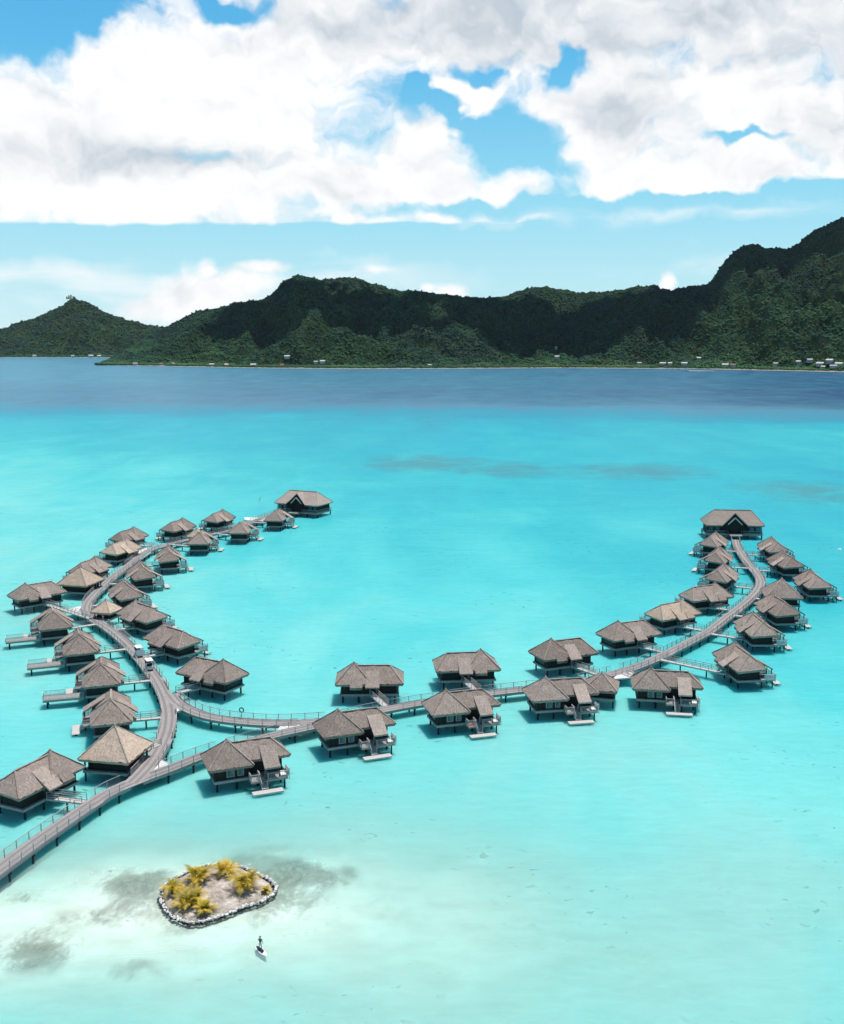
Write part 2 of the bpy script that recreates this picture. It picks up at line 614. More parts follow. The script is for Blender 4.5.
# ------------------------------------------------------------------ lagoon: sea floor and water
ROWS = [1300, 1024, 980, 940, 905, 870, 830, 780, 730, 680, 620, 560, 510, 470, 440, 424, 414, 407, 400, 392, 380]
COLS = [-300, 0, 130, 260, 422, 640, 844, 1150]
DEP = [
    # -300   0    130   260   422   640   844  1150
    [0.8, 0.8, 0.8, 0.8, 0.8, 0.9, 1.0, 1.0],
    [0.75, 0.70, 0.72, 0.72, 0.66, 0.72, 0.82, 0.9],
    [0.65, 0.46, 0.55, 0.64, 0.60, 0.68, 0.80, 0.9],
    [0.45, 0.26, 0.30, 0.40, 0.52, 0.66, 0.80, 0.9],
    [0.42, 0.26, 0.19, 0.24, 0.50, 0.70, 0.82, 0.9],
    [0.7, 0.50, 0.30, 0.34, 0.56, 0.74, 0.85, 1.0],
    [0.9, 0.85, 0.72, 0.70, 0.76, 0.84, 0.92, 1.1],
    [1.1, 1.05, 1.02, 0.98, 0.96, 0.98, 1.04, 1.2],
    [1.2, 1.05, 1.10, 1.06, 1.04, 1.06, 1.16, 1.3],
    [1.2, 1.00, 1.08, 1.08, 1.08, 1.16, 1.30, 1.4],
    [1.1, 0.95, 1.02, 1.16, 1.24, 1.40, 1.60, 1.7],
    [1.1, 1.00, 1.10, 1.30, 1.45, 1.70, 2.0, 2.0],
    [1.2, 1.10, 1.30, 1.55, 1.75, 1.95, 2.3, 2.4],
    [1.2, 1.22, 1.45, 1.75, 2.1, 2.3, 2.5, 2.6],
    [1.6, 1.65, 1.95, 2.3, 2.5, 2.2, 1.7, 2.1],
    [2.1, 2.2, 2.4, 2.6, 2.8, 2.6, 2.4, 2.6],
    [3.5, 3.5, 3.5, 3.6, 3.8, 4.2, 5.0, 5.4],
    [4.8, 4.8, 4.9, 5.2, 6.0, 7.2, 9.0, 9.5],
    [6.2, 6.2, 6.4, 7.0, 8.2, 10., 13., 14.],
    [6.6, 6.6, 7.0, 8.0, 9.5, 11., 14., 15.],
    [6.0, 6.0, 7.0, 9.0, 10.5, 12., 15., 16.],
]
rw = np.array([-math.log(-(at(422, y, 0).y) ** 1 * -1) for y in ROWS]) * -1       # log distance of each row
cu = np.array([(c - 422) / F for c in COLS])
DEPA = np.array(DEP)


# patches of coral rubble and sea grass: px x, px y, radius x, radius y, strength
PATCH = [(300, 872, 55, 16, 0.9), (270, 890, 60, 30, 0.75), (255, 858, 70, 14, 0.55), (130, 880, 45, 16, 0.75), (180, 905, 85, 26, 0.5), (35, 948, 48, 26, 0.62), (140, 968, 38, 14, 0.45), (165, 985, 14, 12, 0.45),
         (110, 915, 60, 10, 0.4), (20, 895, 30, 8, 0.4), (60, 868, 30, 8, 0.3), (425, 463, 75, 8, 0.85), (505, 469, 60, 8, 0.85), (640, 471, 70, 8, 0.85), (620, 477, 60, 4, 0.4), (800, 489, 75, 9, 0.75), (820, 497, 50, 9, 0.6),
         (590, 860, 120, 34, 0.10), (740, 880, 90, 44, 0.08), (520, 900, 70, 20, 0.08), (390, 905, 26, 14, 0.28), (650, 990, 80, 20, 0.10)]



def patch_at(X, Y):
    out = np.zeros_like(X)
    for px, py, rx, ry, s in PATCH:
        c = at(px, py, 0)
        e = at(px, py - ry, 0).y - c.y
        wx = rx / F * (c.y * cp + CAMH * sp)
        d = np.sqrt(((X - c.x) / wx) ** 2 + ((Y - c.y) / max(e, 0.5)) ** 2)
        out = np.maximum(out, s * np.clip(1.35 - 1.05 * d, 0, 1))
    return out


def depth_at(X, Y):
    """water depth of the lagoon (m)"""
    ly = np.log(np.maximum(Y, 30.0))
    wob = (fbm(X / 90.0 + 5, Y / 160.0, 4, 3) - 0.5)
    wob2 = fbm(X / 260.0 + 2, Y / 120.0, 4, 53) - 0.5
    ly2 = ly + wob * 0.06 + wob2 * 0.16 * np.clip((Y - 450) / 400.0, 0, 1)
    u = X / (Y * cp + CAMH * sp)
    iy = np.clip(np.interp(ly2, rw, np.arange(len(rw))), 0, len(rw) - 1.001)
    ix = np.clip(np.interp(u, cu, np.arange(len(cu))), 0, len(cu) - 1.001)
    i, j = iy.astype(int), ix.astype(int)
    a, b = iy - i, ix - j
    b = b * b * (3 - 2 * b)
    d = (DEPA[i, j] * (1 - a) + DEPA[i + 1, j] * a) * (1 - b) + (DEPA[i, j + 1] * (1 - a) + DEPA[i + 1, j + 1] * a) * b
    d = d * (1 - 0.15 * np.clip(patch_at(X, Y), 0, 1) * (Y > 200))
    return d * (1 + 0.35 * (fbm(X / 22.0, Y / 30.0, 4, 9) - 0.5))


def coral_flecks(nt, pos):
    """small scattered coral heads, thick in some places and absent in others"""
    f = noise_n(nt, 0.75, mapping(nt, pos, (0.75, 1.0, 1), (31, 7, 0)), 3, 0.55, 0.5)
    zone = noise_n(nt, 0.045, mapping(nt, pos, (1, 1, 1), (5, 17, 0)), 3, 0.5)
    return math_n(nt, 'MULTIPLY', mapr(nt, f, 0.635, 0.70, 0.0, 1.0, True), mapr(nt, zone, 0.48, 0.62, 0.0, 1.0, True))


def lagoon():
    # the sea floor
    m, nt, b = new_mat('sand_sea_floor')
    pos = nt.nodes.new('ShaderNodeNewGeometry').outputs['Position']
    pa = nt.nodes.new('ShaderNodeAttribute'); pa.attribute_name = 'rubble'
    n1 = noise_n(nt, 0.22, mapping(nt, pos, (0.8, 0.55, 1)), 8, 0.68, 0.5)
    n2 = noise_n(nt, 1.6, mapping(nt, pos, (1, 0.6, 1)), 5, 0.65)
    msk = math_n(nt, 'MULTIPLY_ADD', n1, 1.6, -0.80)
    msk = math_n(nt, 'ADD', msk, math_n(nt, 'MULTIPLY_ADD', n2, 0.7, -0.35))
    on = mapr(nt, pa.outputs['Fac'], 0.03, 0.25, 0.0, 1.0)
    cov = math_n(nt, 'MULTIPLY', mapr(nt, math_n(nt, 'ADD', pa.outputs['Fac'], math_n(nt, 'MULTIPLY', msk, 1.25)), 0.12, 0.75, 0.0, 0.9, True), on)
    flk = math_n(nt, 'MULTIPLY', coral_flecks(nt, pos), 0.8)
    cov = math_n(nt, 'MAXIMUM', cov, flk)
    sand = ramp(nt, [(0.3, (0.60, 0.55, 0.48)), (0.7, (0.78, 0.74, 0.67))])
    nt.links.new(noise_n(nt, 0.35, mapping(nt, pos, (0.5, 1, 1)), 7, 0.62), sand.inputs[0])
    cor = ramp(nt, [(0.35, (0.16, 0.145, 0.12)), (0.7, (0.36, 0.33, 0.27))])
    nt.links.new(n2, cor.inputs[0])
    nt.links.new(mix(nt, cov, sand.outputs[0], cor.outputs[0]), b.inputs['Base Color'])
    b.inputs['Roughness'].default_value = 1.0
    b.inputs['Specular IOR Level'].default_value = 0.0
    U = np.linspace(-1.15, 1.15, 330)
    Yv = np.exp(np.linspace(math.log(55), math.log(1700), 420))
    UU, YY = np.meshgrid(U, Yv)
    XX = UU * (YY + 12)
    D = depth_at(XX, YY)
    Z = -np.maximum(D, 0.12) * 1.0 + (fbm(XX / 3.0, YY / 3.0, 3, 21) - 0.5) * 0.10
    grid_mesh('sea_floor', np.stack([XX, YY, Z], -1), m, {'rubble': patch_at(XX, YY)}, 'structure')

    # the water
    m = bpy.data.materials.new('lagoon_water')
    m.use_nodes = True
    nt = m.node_tree
    nt.nodes.remove(nt.nodes['Principled BSDF'])
    out = nt.nodes['Material Output']
    dep = nt.nodes.new('ShaderNodeAttribute'); dep.attribute_name = 'depth'
    pos = nt.nodes.new('ShaderNodeNewGeometry').outputs['Position']
    d = dep.outputs['Fac']
    # absorption along the way down (each way once)
    tr = nt.nodes.new('ShaderNodeCombineXYZ')
    for k, a in enumerate((0.62, 0.045, 0.05)):
        nt.links.new(math_n(nt, 'POWER', 2.71828, math_n(nt, 'MULTIPLY', d, -a)), tr.inputs[k])
    T = nt.nodes.new('ShaderNodeBsdfTransparent')
    nt.links.new(tr.outputs[0], T.inputs['Color'])
    W = nt.nodes.new('ShaderNodeBsdfPrincipled')
    W.subsurface_method = 'BURLEY'
    W.inputs['Subsurface Weight'].default_value = 1.0
    W.inputs['Subsurface Radius'].default_value = (0.25, 1.0, 1.0)
    W.inputs['Subsurface Scale'].default_value = 2.6
    W.inputs['Specular IOR Level'].default_value = 0.0
    W.inputs['Roughness'].default_value = 1.0
    wr = ramp(nt, [(0.0, (0.52, 0.57, 0.52)), (0.03, (0.36, 0.575, 0.53)), (0.058, (0.175, 0.55, 0.525)), (0.085, (0.078, 0.475, 0.49)), (0.115, (0.040, 0.395, 0.445)), (0.16, (0.028, 0.345, 0.43)), (0.24, (0.036, 0.265, 0.37)), (0.38, (0.082, 0.215, 0.31)), (0.62, (0.050, 0.155, 0.24)), (1.0, (0.020, 0.070, 0.155))])
    mot = noise_n(nt, 0.03, mapping(nt, pos, (1, 0.35, 1)), 6, 0.6, 0.6)
    dd = math_n(nt, 'MULTIPLY', d, mapr(nt, mot, 0.3, 0.7, 0.86, 1.16))
    nt.links.new(mapr(nt, dd, 0.0, 16.0), wr.inputs[0])
    rip = noise_n(nt, 0.5, mapping(nt, pos, (0.55, 1.5, 1), (0, 0, 0), (0, 0, 0.25)), 6, 0.62, 0.5)
    swl = noise_n(nt, 0.075, mapping(nt, pos, (0.5, 1.6, 1), (4, 1, 0), (0, 0, -0.15)), 6, 0.6, 0.4)
    vv = math_n(nt, 'ADD', mapr(nt, rip, 0.3, 0.7, -0.055, 0.055), mapr(nt, swl, 0.3, 0.7, 0.965, 1.035))
    hw = nt.nodes.new('ShaderNodeHueSaturation')
    nt.links.new(wr.outputs[0], hw.inputs['Color'])
    nt.links.new(vv, hw.inputs['Value'])
    # sea grass under deeper water tints what comes back up
    pat = nt.nodes.new('ShaderNodeAttribute'); pat.attribute_name = 'rubble'
    pn = noise_n(nt, 0.055, mapping(nt, pos, (1.0, 0.8, 1)), 7, 0.66, 0.6)
    pe = math_n(nt, 'MULTIPLY', math_n(nt, 'ADD', pat.outputs['Fac'], math_n(nt, 'MULTIPLY_ADD', pn, 2.6, -1.35)), mapr(nt, pat.outputs['Fac'], 0.0, 0.25, 0.0, 1.0))
    deepish = mapr(nt, d, 0.9, 1.4, 0.0, 1.0)
    gm = math_n(nt, 'MULTIPLY', mapr(nt, pe, 0.0, 1.0, 0.0, 0.62, True), deepish)
    nt.links.new(mix(nt, gm, hw.outputs[0], (0.075, 0.20, 0.24)), W.inputs['Base Color'])
    # turbidity: how much of the light is scattered back before it reaches the floor
    turb = math_n(nt, 'MULTIPLY', mapr(nt, d, 0.15, 1.1, 0.06, 0.93, True), math_n(nt, 'MAXIMUM', mapr(nt, pe, 0.05, 0.85, 1.0, 0.42), math_n(nt, 'MULTIPLY', deepish, 0.97)))
    turb = math_n(nt, 'MULTIPLY', turb, mapr(nt, coral_flecks(nt, pos), 0.0, 1.0, 1.0, 0.52))
    body = nt.nodes.new('ShaderNodeMixShader')
    nt.links.new(turb, body.inputs[0])
    nt.links.new(T.outputs[0], body.inputs[1])
    nt.links.new(W.outputs[0], body.inputs[2])
    G = nt.nodes.new('ShaderNodeBsdfGlossy')
    G.inputs['Roughness'].default_value = 0.16
    w1 = noise_n(nt, 0.9, mapping(nt, pos, (1, 1.6, 1), (0, 0, 0), (0, 0, 0.4)), 5, 0.6, 0.3)
    w2 = noise_n(nt, 0.10, mapping(nt, pos, (1, 2.2, 1)), 5, 0.6, 0.4)
    wv = math_n(nt, 'ADD', math_n(nt, 'MULTIPLY', w1, 0.25), math_n(nt, 'MULTIPLY', w2, 1.0))
    bp = nt.nodes.new('ShaderNodeBump')
    bp.inputs['Strength'].default_value = 0.55
    bp.inputs['Distance'].default_value = 0.6
    nt.links.new(wv, bp.inputs['Height'])
    nt.links.new(bp.outputs[0], G.inputs['Normal'])
    fr = nt.nodes.new('ShaderNodeFresnel')
    fr.inputs['IOR'].default_value = 1.33
    nt.links.new(bp.outputs[0], fr.inputs['Normal'])
    fac = math_n(nt, 'MULTIPLY', fr.outputs[0], 0.24, clamp=True)
    top = nt.nodes.new('ShaderNodeMixShader')
    nt.links.new(fac, top.inputs[0])
    nt.links.new(body.outputs[0], top.inputs[1])
    nt.links.new(G.outputs[0], top.inputs[2])
    nt.links.new(top.outputs[0], out.inputs['Surface'])
    U = np.linspace(-1.5, 1.5, 260)
    Yv = np.concatenate([np.exp(np.linspace(math.log(40), math.log(1700), 300)), np.exp(np.linspace(math.log(1800), math.log(12000), 24))])
    UU, YY = np.meshgrid(U, Yv)
    XX = UU * (YY + 12)
    D = depth_at(XX, YY)
    grid_mesh('water', np.stack([XX, YY, np.zeros_like(XX)], -1), m, {'depth': D, 'rubble': patch_at(XX, YY)}, 'structure')


lagoon()


# ------------------------------------------------------------------ the island across the lagoon
def profile(tbl, xs):
    t = np.array(tbl, float)
    return np.interp(xs, t[:, 0], t[:, 1])


RIDGE_MAIN = [(60, 366), (98, 365), (108, 361), (120, 354), (132, 346), (150, 335), (172, 324), (184, 317), (196, 311.7), (213, 309.3), (234, 303), (261, 300.3), (275, 291), (284, 281), (296, 275), (309, 276.8), (321, 280), (333, 278.5), (344, 277.5), (356, 277.5), (376, 284.4), (397, 290), (425, 292), (462, 297), (490, 298), (510, 294.7), (527, 289.5), (535, 287.8), (545, 286.8), (554, 288.7), (566, 287.6), (580, 292.8), (605, 291), (636, 287.6),
              (645, 285.2), (655, 284), (658, 286), (661, 290), (685, 287.6), (707, 284.2), (713, 278), (719, 270), (727, 260), (734, 251.5), (743, 246.4), (753, 244), (760, 245.5), (765, 248), (788, 248), (798, 244.7), (804, 238), (808, 234.4), (825, 225.8), (844, 216.5), (880, 203), (930, 190), (1000, 186), (1080, 205), (1180, 235), (1300, 280), (1400, 330)]
RIDGE_FAR = [(-420, 352), (-300, 340), (-180, 345), (-80, 340), (0, 328.6), (34, 318.6), (48, 312), (62, 306), (68, 300.5), (76, 299), (83, 300.3), (90, 304), (103, 311.7), (124, 318.6), (148, 325.4), (165, 327), (200, 333), (240, 342), (300, 352)]
SHORE_MAIN = [(60, 365.0), (100, 365.3), (150, 366), (250, 368), (350, 369), (450, 368.7), (560, 368), (700, 369), (844, 372), (1000, 374), (1400, 376)]
SHORE_FAR = [(-420, 357), (300, 357.6)]


def hill(name, ridge, shore, back, x0, x1, nx, rough, spur_seed):
    xs = np.linspace(x0, x1, nx)
    ry = profile(ridge, xs) + (vnoise(xs / 6.0, xs * 0 + 3, 5) - 0.5) * 1.6
    sy = profile(shore, xs)
    rs, el, uu = [], [], []
    for x, y, s in zip(xs, ry, sy):
        g = at(x, s, 0)
        rs.append(math.hypot(g.x, g.y))
        d = ray(x, y)
        el.append(d[2] / math.hypot(d[0], d[1]))
        uu.append(math.atan2(d[0], d[1]))
    rs, el, uu = map(np.array, (rs, el, uu))
    taper = np.clip((sy - ry) / 36.0, 0.02, 1.0)
    rr = rs + taper * back * (0.62 + 0.55 * (profile(shore, xs) - ry) / 100.0) + 140 * taper * (fbm(xs / 70.0, xs * 0, 3, 11) - 0.5)
    H = CAMH + el * rr
    H = np.maximum(H, 2.0)
    nt_ = 190
    tt = np.concatenate([np.linspace(-0.02, 1.0, nt_), np.linspace(1.02, 1.9, 40)])
    T_, X_ = np.meshgrid(tt, np.arange(nx), indexing='ij')
    RS, RR, HH, UA, EL = rs[X_], rr[X_], H[X_], uu[X_], el[X_]
    rad = RS + (RR - RS) * T_
    px, py = np.sin(UA) * rad, np.cos(UA) * rad
    t = np.clip(T_, 0, 1)
    # a low shore flat, then rising steeply to the crest
    prof = 0.02 * t + 0.98 * np.clip((t - 0.10) / 0.90, 0, 1) ** 1.12
    sp_ = fbm(px / 230.0 + spur_seed, py / 420.0, 4, spur_seed)
    spur = 1 - np.abs(2 * sp_ - 1) * 2.0
    spur2 = 1 - np.abs(2 * fbm(px / 90.0, py / 150.0 + spur_seed, 4, spur_seed + 5) - 1) * 2.0
    bell = np.clip(4 * t * (1 - t), 0, 1)
    z = HH * (prof + bell * (0.36 * (spur - 0.62) + 0.15 * (spur2 - 0.6)))
    z += np.clip(t * 8 - 0.5, 0, 1) * (fbm(px / 22.0, py / 22.0, 3, 31) - 0.5) * 14 * rough
    # nothing in front of the crest may stand above the line of sight to it
    lim = CAMH + (EL - 0.0012) * rad
    front = T_ < 1.0
    z = np.where(front, np.minimum(z, np.maximum(lim, 0.5)), z)
    b = T_ > 1.0
    z = np.where(b, HH * (1 - 0.9 * (T_ - 1.0)), z)
    z = np.where(T_ < 0.0, -3.0, np.maximum(z, 0.3 + 1.2 * np.clip(t * 30, 0, 1)))
    return np.stack([px, py, z], -1), T_, xs


def hill_mat():
    m, nt, b = new_mat('hill_ground')
    pos = nt.nodes.new('ShaderNodeNewGeometry').outputs['Position']
    n = noise_n(nt, 0.02, pos, 6, 0.65)
    r = ramp(nt, [(0.3, (0.014, 0.026, 0.014)), (0.55, (0.03, 0.05, 0.02)), (0.75, (0.07, 0.075, 0.04))])
    nt.links.new(n, r.inputs[0])
    z = nt.nodes.new('ShaderNodeSeparateXYZ')
    nt.links.new(pos, z.inputs[0])
    sand = mapr(nt, z.outputs[2], 1.2, 2.2, 1.0, 0.0)
    nt.links.new(mix(nt, sand, r.outputs[0], (0.27, 0.25, 0.20)), b.inputs['Base Color'])
    b.inputs['Roughness'].default_value = 1.0
    b.inputs['Specular IOR Level'].default_value = 0.0
    return m


def forest_mat():
    m, nt, b = new_mat('forest_leaves')
    a = nt.nodes.new('ShaderNodeAttribute'); a.attribute_name = 'tone'
    pos = nt.nodes.new('ShaderNodeNewGeometry').outputs['Position']
    n = noise_n(nt, 0.35, pos, 5, 0.7)
    f = math_n(nt, 'ADD', math_n(nt, 'MULTIPLY', a.outputs['Fac'], 0.75), math_n(nt, 'MULTIPLY_ADD', n, 0.5, -0.12))
    r = ramp(nt, [(0.0, (0.009, 0.023, 0.030)), (0.3, (0.019, 0.045, 0.040)), (0.55, (0.032, 0.086, 0.044)), (0.8, (0.064, 0.142, 0.054)), (1.0, (0.11, 0.15, 0.07))])
    nt.links.new(f, r.inputs[0])
    nt.links.new(r.outputs[0], b.inputs['Base Color'])
    b.inputs['Roughness'].default_value = 0.9
    b.inputs['Specular IOR Level'].default_value = 0.1
    bump(nt, n, 1.0, 2.5, b)
    return m


def crowns(name, P, T_, count, mat, size, bright=None, clear=()):
    """thousands of lumpy tree crowns standing on a hillside: a far-off wood, one mass"""
    nr, nc = P.shape[:2]
    mask_r = np.where((T_[:, 0] > 0.012) & (T_[:, 0] < 1.12))[0]
    i = rng.integers(mask_r[0], mask_r[-1], count * 2)
    j = rng.integers(0, nc - 1, count * 2)
    fi, fj = rng.random(count * 2), rng.random(count * 2)
    q = (P[i, j] * (1 - fi)[:, None] + P[i + 1, j] * fi[:, None]) * (1 - fj)[:, None] + (P[i, j + 1] * (1 - fi)[:, None] + P[i + 1, j + 1] * fi[:, None]) * fj[:, None]
    tq = T_[i, j]
    keep = q[:, 2] > 1.0
    for hx, hy in clear:
        rr_ = math.hypot(hx, hy)
        du = np.abs(np.arctan2(q[:, 0], q[:, 1]) - math.atan2(hx, hy)) * rr_
        dr = rr_ - np.hypot(q[:, 0], q[:, 1])
        keep &= ~((du < 9) & (dr > -7) & (dr < 22))
    q, tq = q[keep][:count], tq[keep][:count]
    count = len(q)
    # a 26-vertex ball as the crown, its rings shifted at random
    bm = bmesh.new()
    bmesh.ops.create_icosphere(bm, subdivisions=1, radius=1.0)
    V0 = np.array([v.co[:] for v in bm.verts])
    F0 = np.array([[v.index for v in f.verts] for f in bm.faces])
    bm.free()
    k = len(V0)
    s = size * (0.55 + 0.9 * rng.random(count) ** 1.6)
    jit = 1 + 0.55 * (rng.random((count, k)) - 0.5)
    ang = rng.random(count) * 6.28
    ca, sa = np.cos(ang), np.sin(ang)
    vx = V0[None, :, 0] * jit
    vy = V0[None, :, 1] * jit
    vz = V0[None, :, 2] * jit * (0.75 + 0.3 * rng.random(count))[:, None]
    X = (vx * ca[:, None] - vy * sa[:, None]) * s[:, None] + q[:, 0][:, None]
    Y = (vx * sa[:, None] + vy * ca[:, None]) * s[:, None] + q[:, 1][:, None]
    Z = vz * s[:, None] + (q[:, 2] + s * 0.35)[:, None]
    V = np.stack([X, Y, Z], -1).reshape(-1, 3)
    Fc = (F0[None] + (np.arange(count) * k)[:, None, None]).reshape(-1, 3)
    clump = fbm(q[:, 0] / 60.0, q[:, 1] / 60.0, 4, 41)
    big = fbm(q[:, 0] / 210.0, q[:, 1] / 260.0, 3, 77)
    tone = -0.10 + 0.50 * clump + 0.46 * big + 0.24 * (rng.random(count) - 0.5)
    if bright is not None:
        tone = tone + bright(q, tq)
    tone = np.clip(tone, 0, 1)
    me = bpy.data.meshes.new(name)
    nf = len(Fc)
    me.vertices.add(len(V)); me.vertices.foreach_set('co', V.reshape(-1).astype(np.float32))
    me.loops.add(nf * 3); me.loops.foreach_set('vertex_index', Fc.reshape(-1).astype(np.int32))
    me.polygons.add(nf); me.polygons.foreach_set('loop_start', np.arange(0, nf * 3, 3, dtype=np.int32))
    me.polygons.foreach_set('use_smooth', np.full(nf, True))
    a = me.attributes.new('tone', 'FLOAT', 'POINT')
    a.data.foreach_set('value', np.repeat(tone, k).astype(np.float32))
    me.materials.append(mat)
    me.update(calc_edges=True)
    o = bpy.data.objects.new(name, me)
    COL.objects.link(o)
    o['kind'] = 'stuff'
    return o


def lighter(q, tq):
    """paler trees of the shore belt, plus sunlit slopes painted lighter in the tone"""
    x = 422 + F * q[:, 0] / q[:, 1]
    b = 0.22 * np.clip(1 - tq / 0.16, 0, 1)
    for cx, tc, wx, wt, s in ((780, 0.30, 120, 0.28, 0.26), (560, 0.06, 200, 0.12, 0.15), (690, 0.12, 90, 0.14, 0.18), (355, 0.12, 50, 0.10, 0.25), (190, 0.25, 80, 0.3, 0.20), (265, 0.3, 60, 0.3, 0.10), (300, 0.55, 60, 0.3, 0.08), (440, 0.9, 80, 0.2, 0.10)):  # patches of sunlight between cloud shadows, painted as a lighter tone
        b = b + s * np.exp(-((x - cx) / wx) ** 2 - ((tq - tc) / wt) ** 2)
    return b


HM, FM = hill_mat(), forest_mat()
PM, TM, XM = hill('hills', RIDGE_MAIN, SHORE_MAIN, 900, 96, 1380, 900, 1.0, 2)
grid_mesh('hills', PM, HM, None, 'structure')
PF, TF, XF = hill('far_hill', RIDGE_FAR, SHORE_FAR, 900, -415, 295, 420, 0.9, 8)
grid_mesh('hills', PF, HM, None, 'structure')
# houses along the far shore (a few pixels each)
HOUSE = [  # px x, px y of the foot, width m, depth, height, wall mat, roof mat
    (135, 365.2, 12, 8, 4, 'w', 'g', 'white house at the shore left of the pair below the left slope'), (161, 365.4, 9, 7, 4, 'w', 'r', 'small white house, first from the left of three below the left slope'), (173, 365.2, 8, 7, 4, 'w', 'g', 'small white house just right of a red-roofed one below the left slope'),
    (212, 366.2, 14, 8, 4, 'g', 'w', 'grey house with pale roof on the shore left of the middle hill'), (225, 366.4, 10, 8, 4, 'w', 'w', 'white house beside the grey one on the shore left of the middle hill'), (252, 366.8, 15, 9, 5, 'w', 'w', 'wide white house on the shore under the highest middle slope'),
    (287, 359.5, 16, 9, 6, 'w', 'w', 'white house up on the slope above the middle shore'), (315, 364.8, 11, 8, 5, 'w', 'g', 'white house on the shore with grey roof, left of a paler neighbour'), (322, 364.4, 15, 9, 6, 'w', 'w', 'broad pale house beside the grey-roofed one on the middle shore'),
    (281, 366.5, 9, 7, 4, 'w', 'r', 'little white house at the waterline below the house on the slope'), (429, 367.0, 9, 7, 4, 'w', 'w', 'lone white hut on the shore in the middle of the picture'),
    (557, 359.0, 13, 8, 5, 'w', 'w', 'lone pale house on dark slope right of the middle'), (556, 350.5, 8, 7, 5, 'w', 'w', 'tiny white house highest on the dark slope'),
    (638, 365.5, 12, 8, 5, 'w', 'g', 'white house on the right shore, first from the left there'), (662, 366.0, 16, 9, 5, 'g', 'w', 'grey house with wide pale roof near the passing boat'), (670, 365.6, 10, 8, 5, 'w', 'w', 'white house just left of the passing boat'), (684, 366.0, 15, 9, 5, 'w', 'w', 'white house right behind the passing boat'),
    (698, 360.6, 12, 8, 6, 'w', 'w', 'white house a little up the slope above the passing boat'), (724, 367.0, 16, 9, 5, 'w', 'w', 'long white house on the shore right of the passing boat'), (733, 367.4, 12, 8, 5, 'w', 'r', 'white house with reddish roof at the end of the long white one'),
    (774, 368.0, 12, 8, 5, 'w', 'g', 'white house alone on the shore before the right-hand village'), (798, 365.0, 12, 9, 7, 'w', 'w', 'tall white house at the left end of the right-hand village'), (808, 365.2, 14, 9, 6, 'w', 'g', 'grey-roofed house second in the right-hand village'),
    (819, 366.5, 18, 10, 6, 'w', 'w', 'big white hall in the middle of the right-hand village'), (829, 365.4, 16, 10, 7, 'g', 'w', 'grey block with pale roof behind the village front'), (838, 366.6, 18, 10, 6, 'w', 'w', 'long white building at the right edge of the picture'), (833, 369.4, 16, 8, 4, 'w', 'g', 'low grey-roofed shed at the water in the right-hand village'), (822, 369.6, 9, 7, 4, 'w', 'w', 'little white shed by the water below the big hall'),
    (34, 357.0, 16, 10, 6, 'w', 'w', 'white house on the far left shore, leftmost of those'), (72, 357.4, 14, 10, 6, 'w', 'g', 'grey-roofed white house in the middle of the far left shore'), (91, 357.6, 22, 12, 7, 'w', 'w', 'large white building at the point of the far left shore'), (99, 357.4, 16, 12, 6, 'w', 'w', 'pale building at the right end of the far left shore'),
]
HW = {'w': plain_mat('house_white', (0.50, 0.48, 0.45), 0.8, 0.1, 0.3), 'g': plain_mat('house_grey', (0.36, 0.36, 0.37), 0.8, 0.1, 0.3), 'r': plain_mat('roof_red', (0.30, 0.10, 0.07), 0.8, 0.1, 0.3)}


def surface_pt(P, px, py):
    """where the line of sight through (px, py) first meets the hill sheet"""
    d = ray(px, py)
    ua = math.atan2(d[0], d[1])
    A = np.arctan2(P[10, :, 0], P[10, :, 1])
    j = int(np.clip(np.searchsorted(A, ua), 0, P.shape[1] - 1))
    col = P[:, j]
    rad = np.hypot(col[:, 0], col[:, 1])
    line = CAMH + d[2] / math.hypot(d[0], d[1]) * rad
    above = np.where(col[:, 2] >= line)[0]
    k = above[0] if len(above) else 3
    return Vector(col[max(k, 2)])


HOUSE_AT = []
for (px, py, w_, dp, h_, wm, rm, lab) in HOUSE:
    p = surface_pt(PF if px < 102 else PM, px, py)
    w_, h_ = w_ * .85, h_ * .8
    mb = MB()
    mb.box((-w_ / 2, -dp / 2, -2.5), (w_ / 2, dp / 2, h_), 0)
    e, rh = 0.8, dp * 0.28
    A = [(-w_ / 2 - e, -dp / 2 - e, h_ + .01), (w_ / 2 + e, -dp / 2 - e, h_ + .01), (w_ / 2 + e, dp / 2 + e, h_ + .01), (-w_ / 2 - e, dp / 2 + e, h_ + .01)]
    B = [(-w_ / 2 - e, 0, h_ + rh), (w_ / 2 + e, 0, h_ + rh)]
    mb.face([A[0], A[1], B[1], B[0]], None, 1)
    mb.face([A[2], A[3], B[0], B[1]], None, 1)
    mb.face([A[0], B[0], A[3]], None, 0)
    mb.face([A[2], B[1], A[1]], None, 0)
    mb.face(A[::-1], None, 1)
    # door and windows of the lagoon side
    for k in range(max(2, int(w_ / 4))):
        xx = -w_ / 2 + (k + 0.5) * w_ / max(2, int(w_ / 4))
        mb.box((xx - .6, -dp / 2 - .06, 1.0 if k else 0.0), (xx + .6, -dp / 2 + .1, min(h_ - .6, 2.3)), 2)
    o = mb.build('shore_house', [HW[wm], HW[rm], M['darkwood']])
    HOUSE_AT.append((p.x, p.y))
    o.location = p + Vector((0, 0, 1.6))
    o.rotation_euler = (0, 0, random.uniform(-0.5, 0.5) - math.atan2(p.x, p.y))
    tag(o, lab, 'house', 'houses along the far shore')

crowns('forest', PM, TM, 120000, FM, 3.1, lighter, HOUSE_AT)
crowns('forest', PF, TF, 30000, FM, 4.6, lambda q, t: 0.06 + 0.15 * np.clip(1 - t / 0.15, 0, 1), HOUSE_AT)

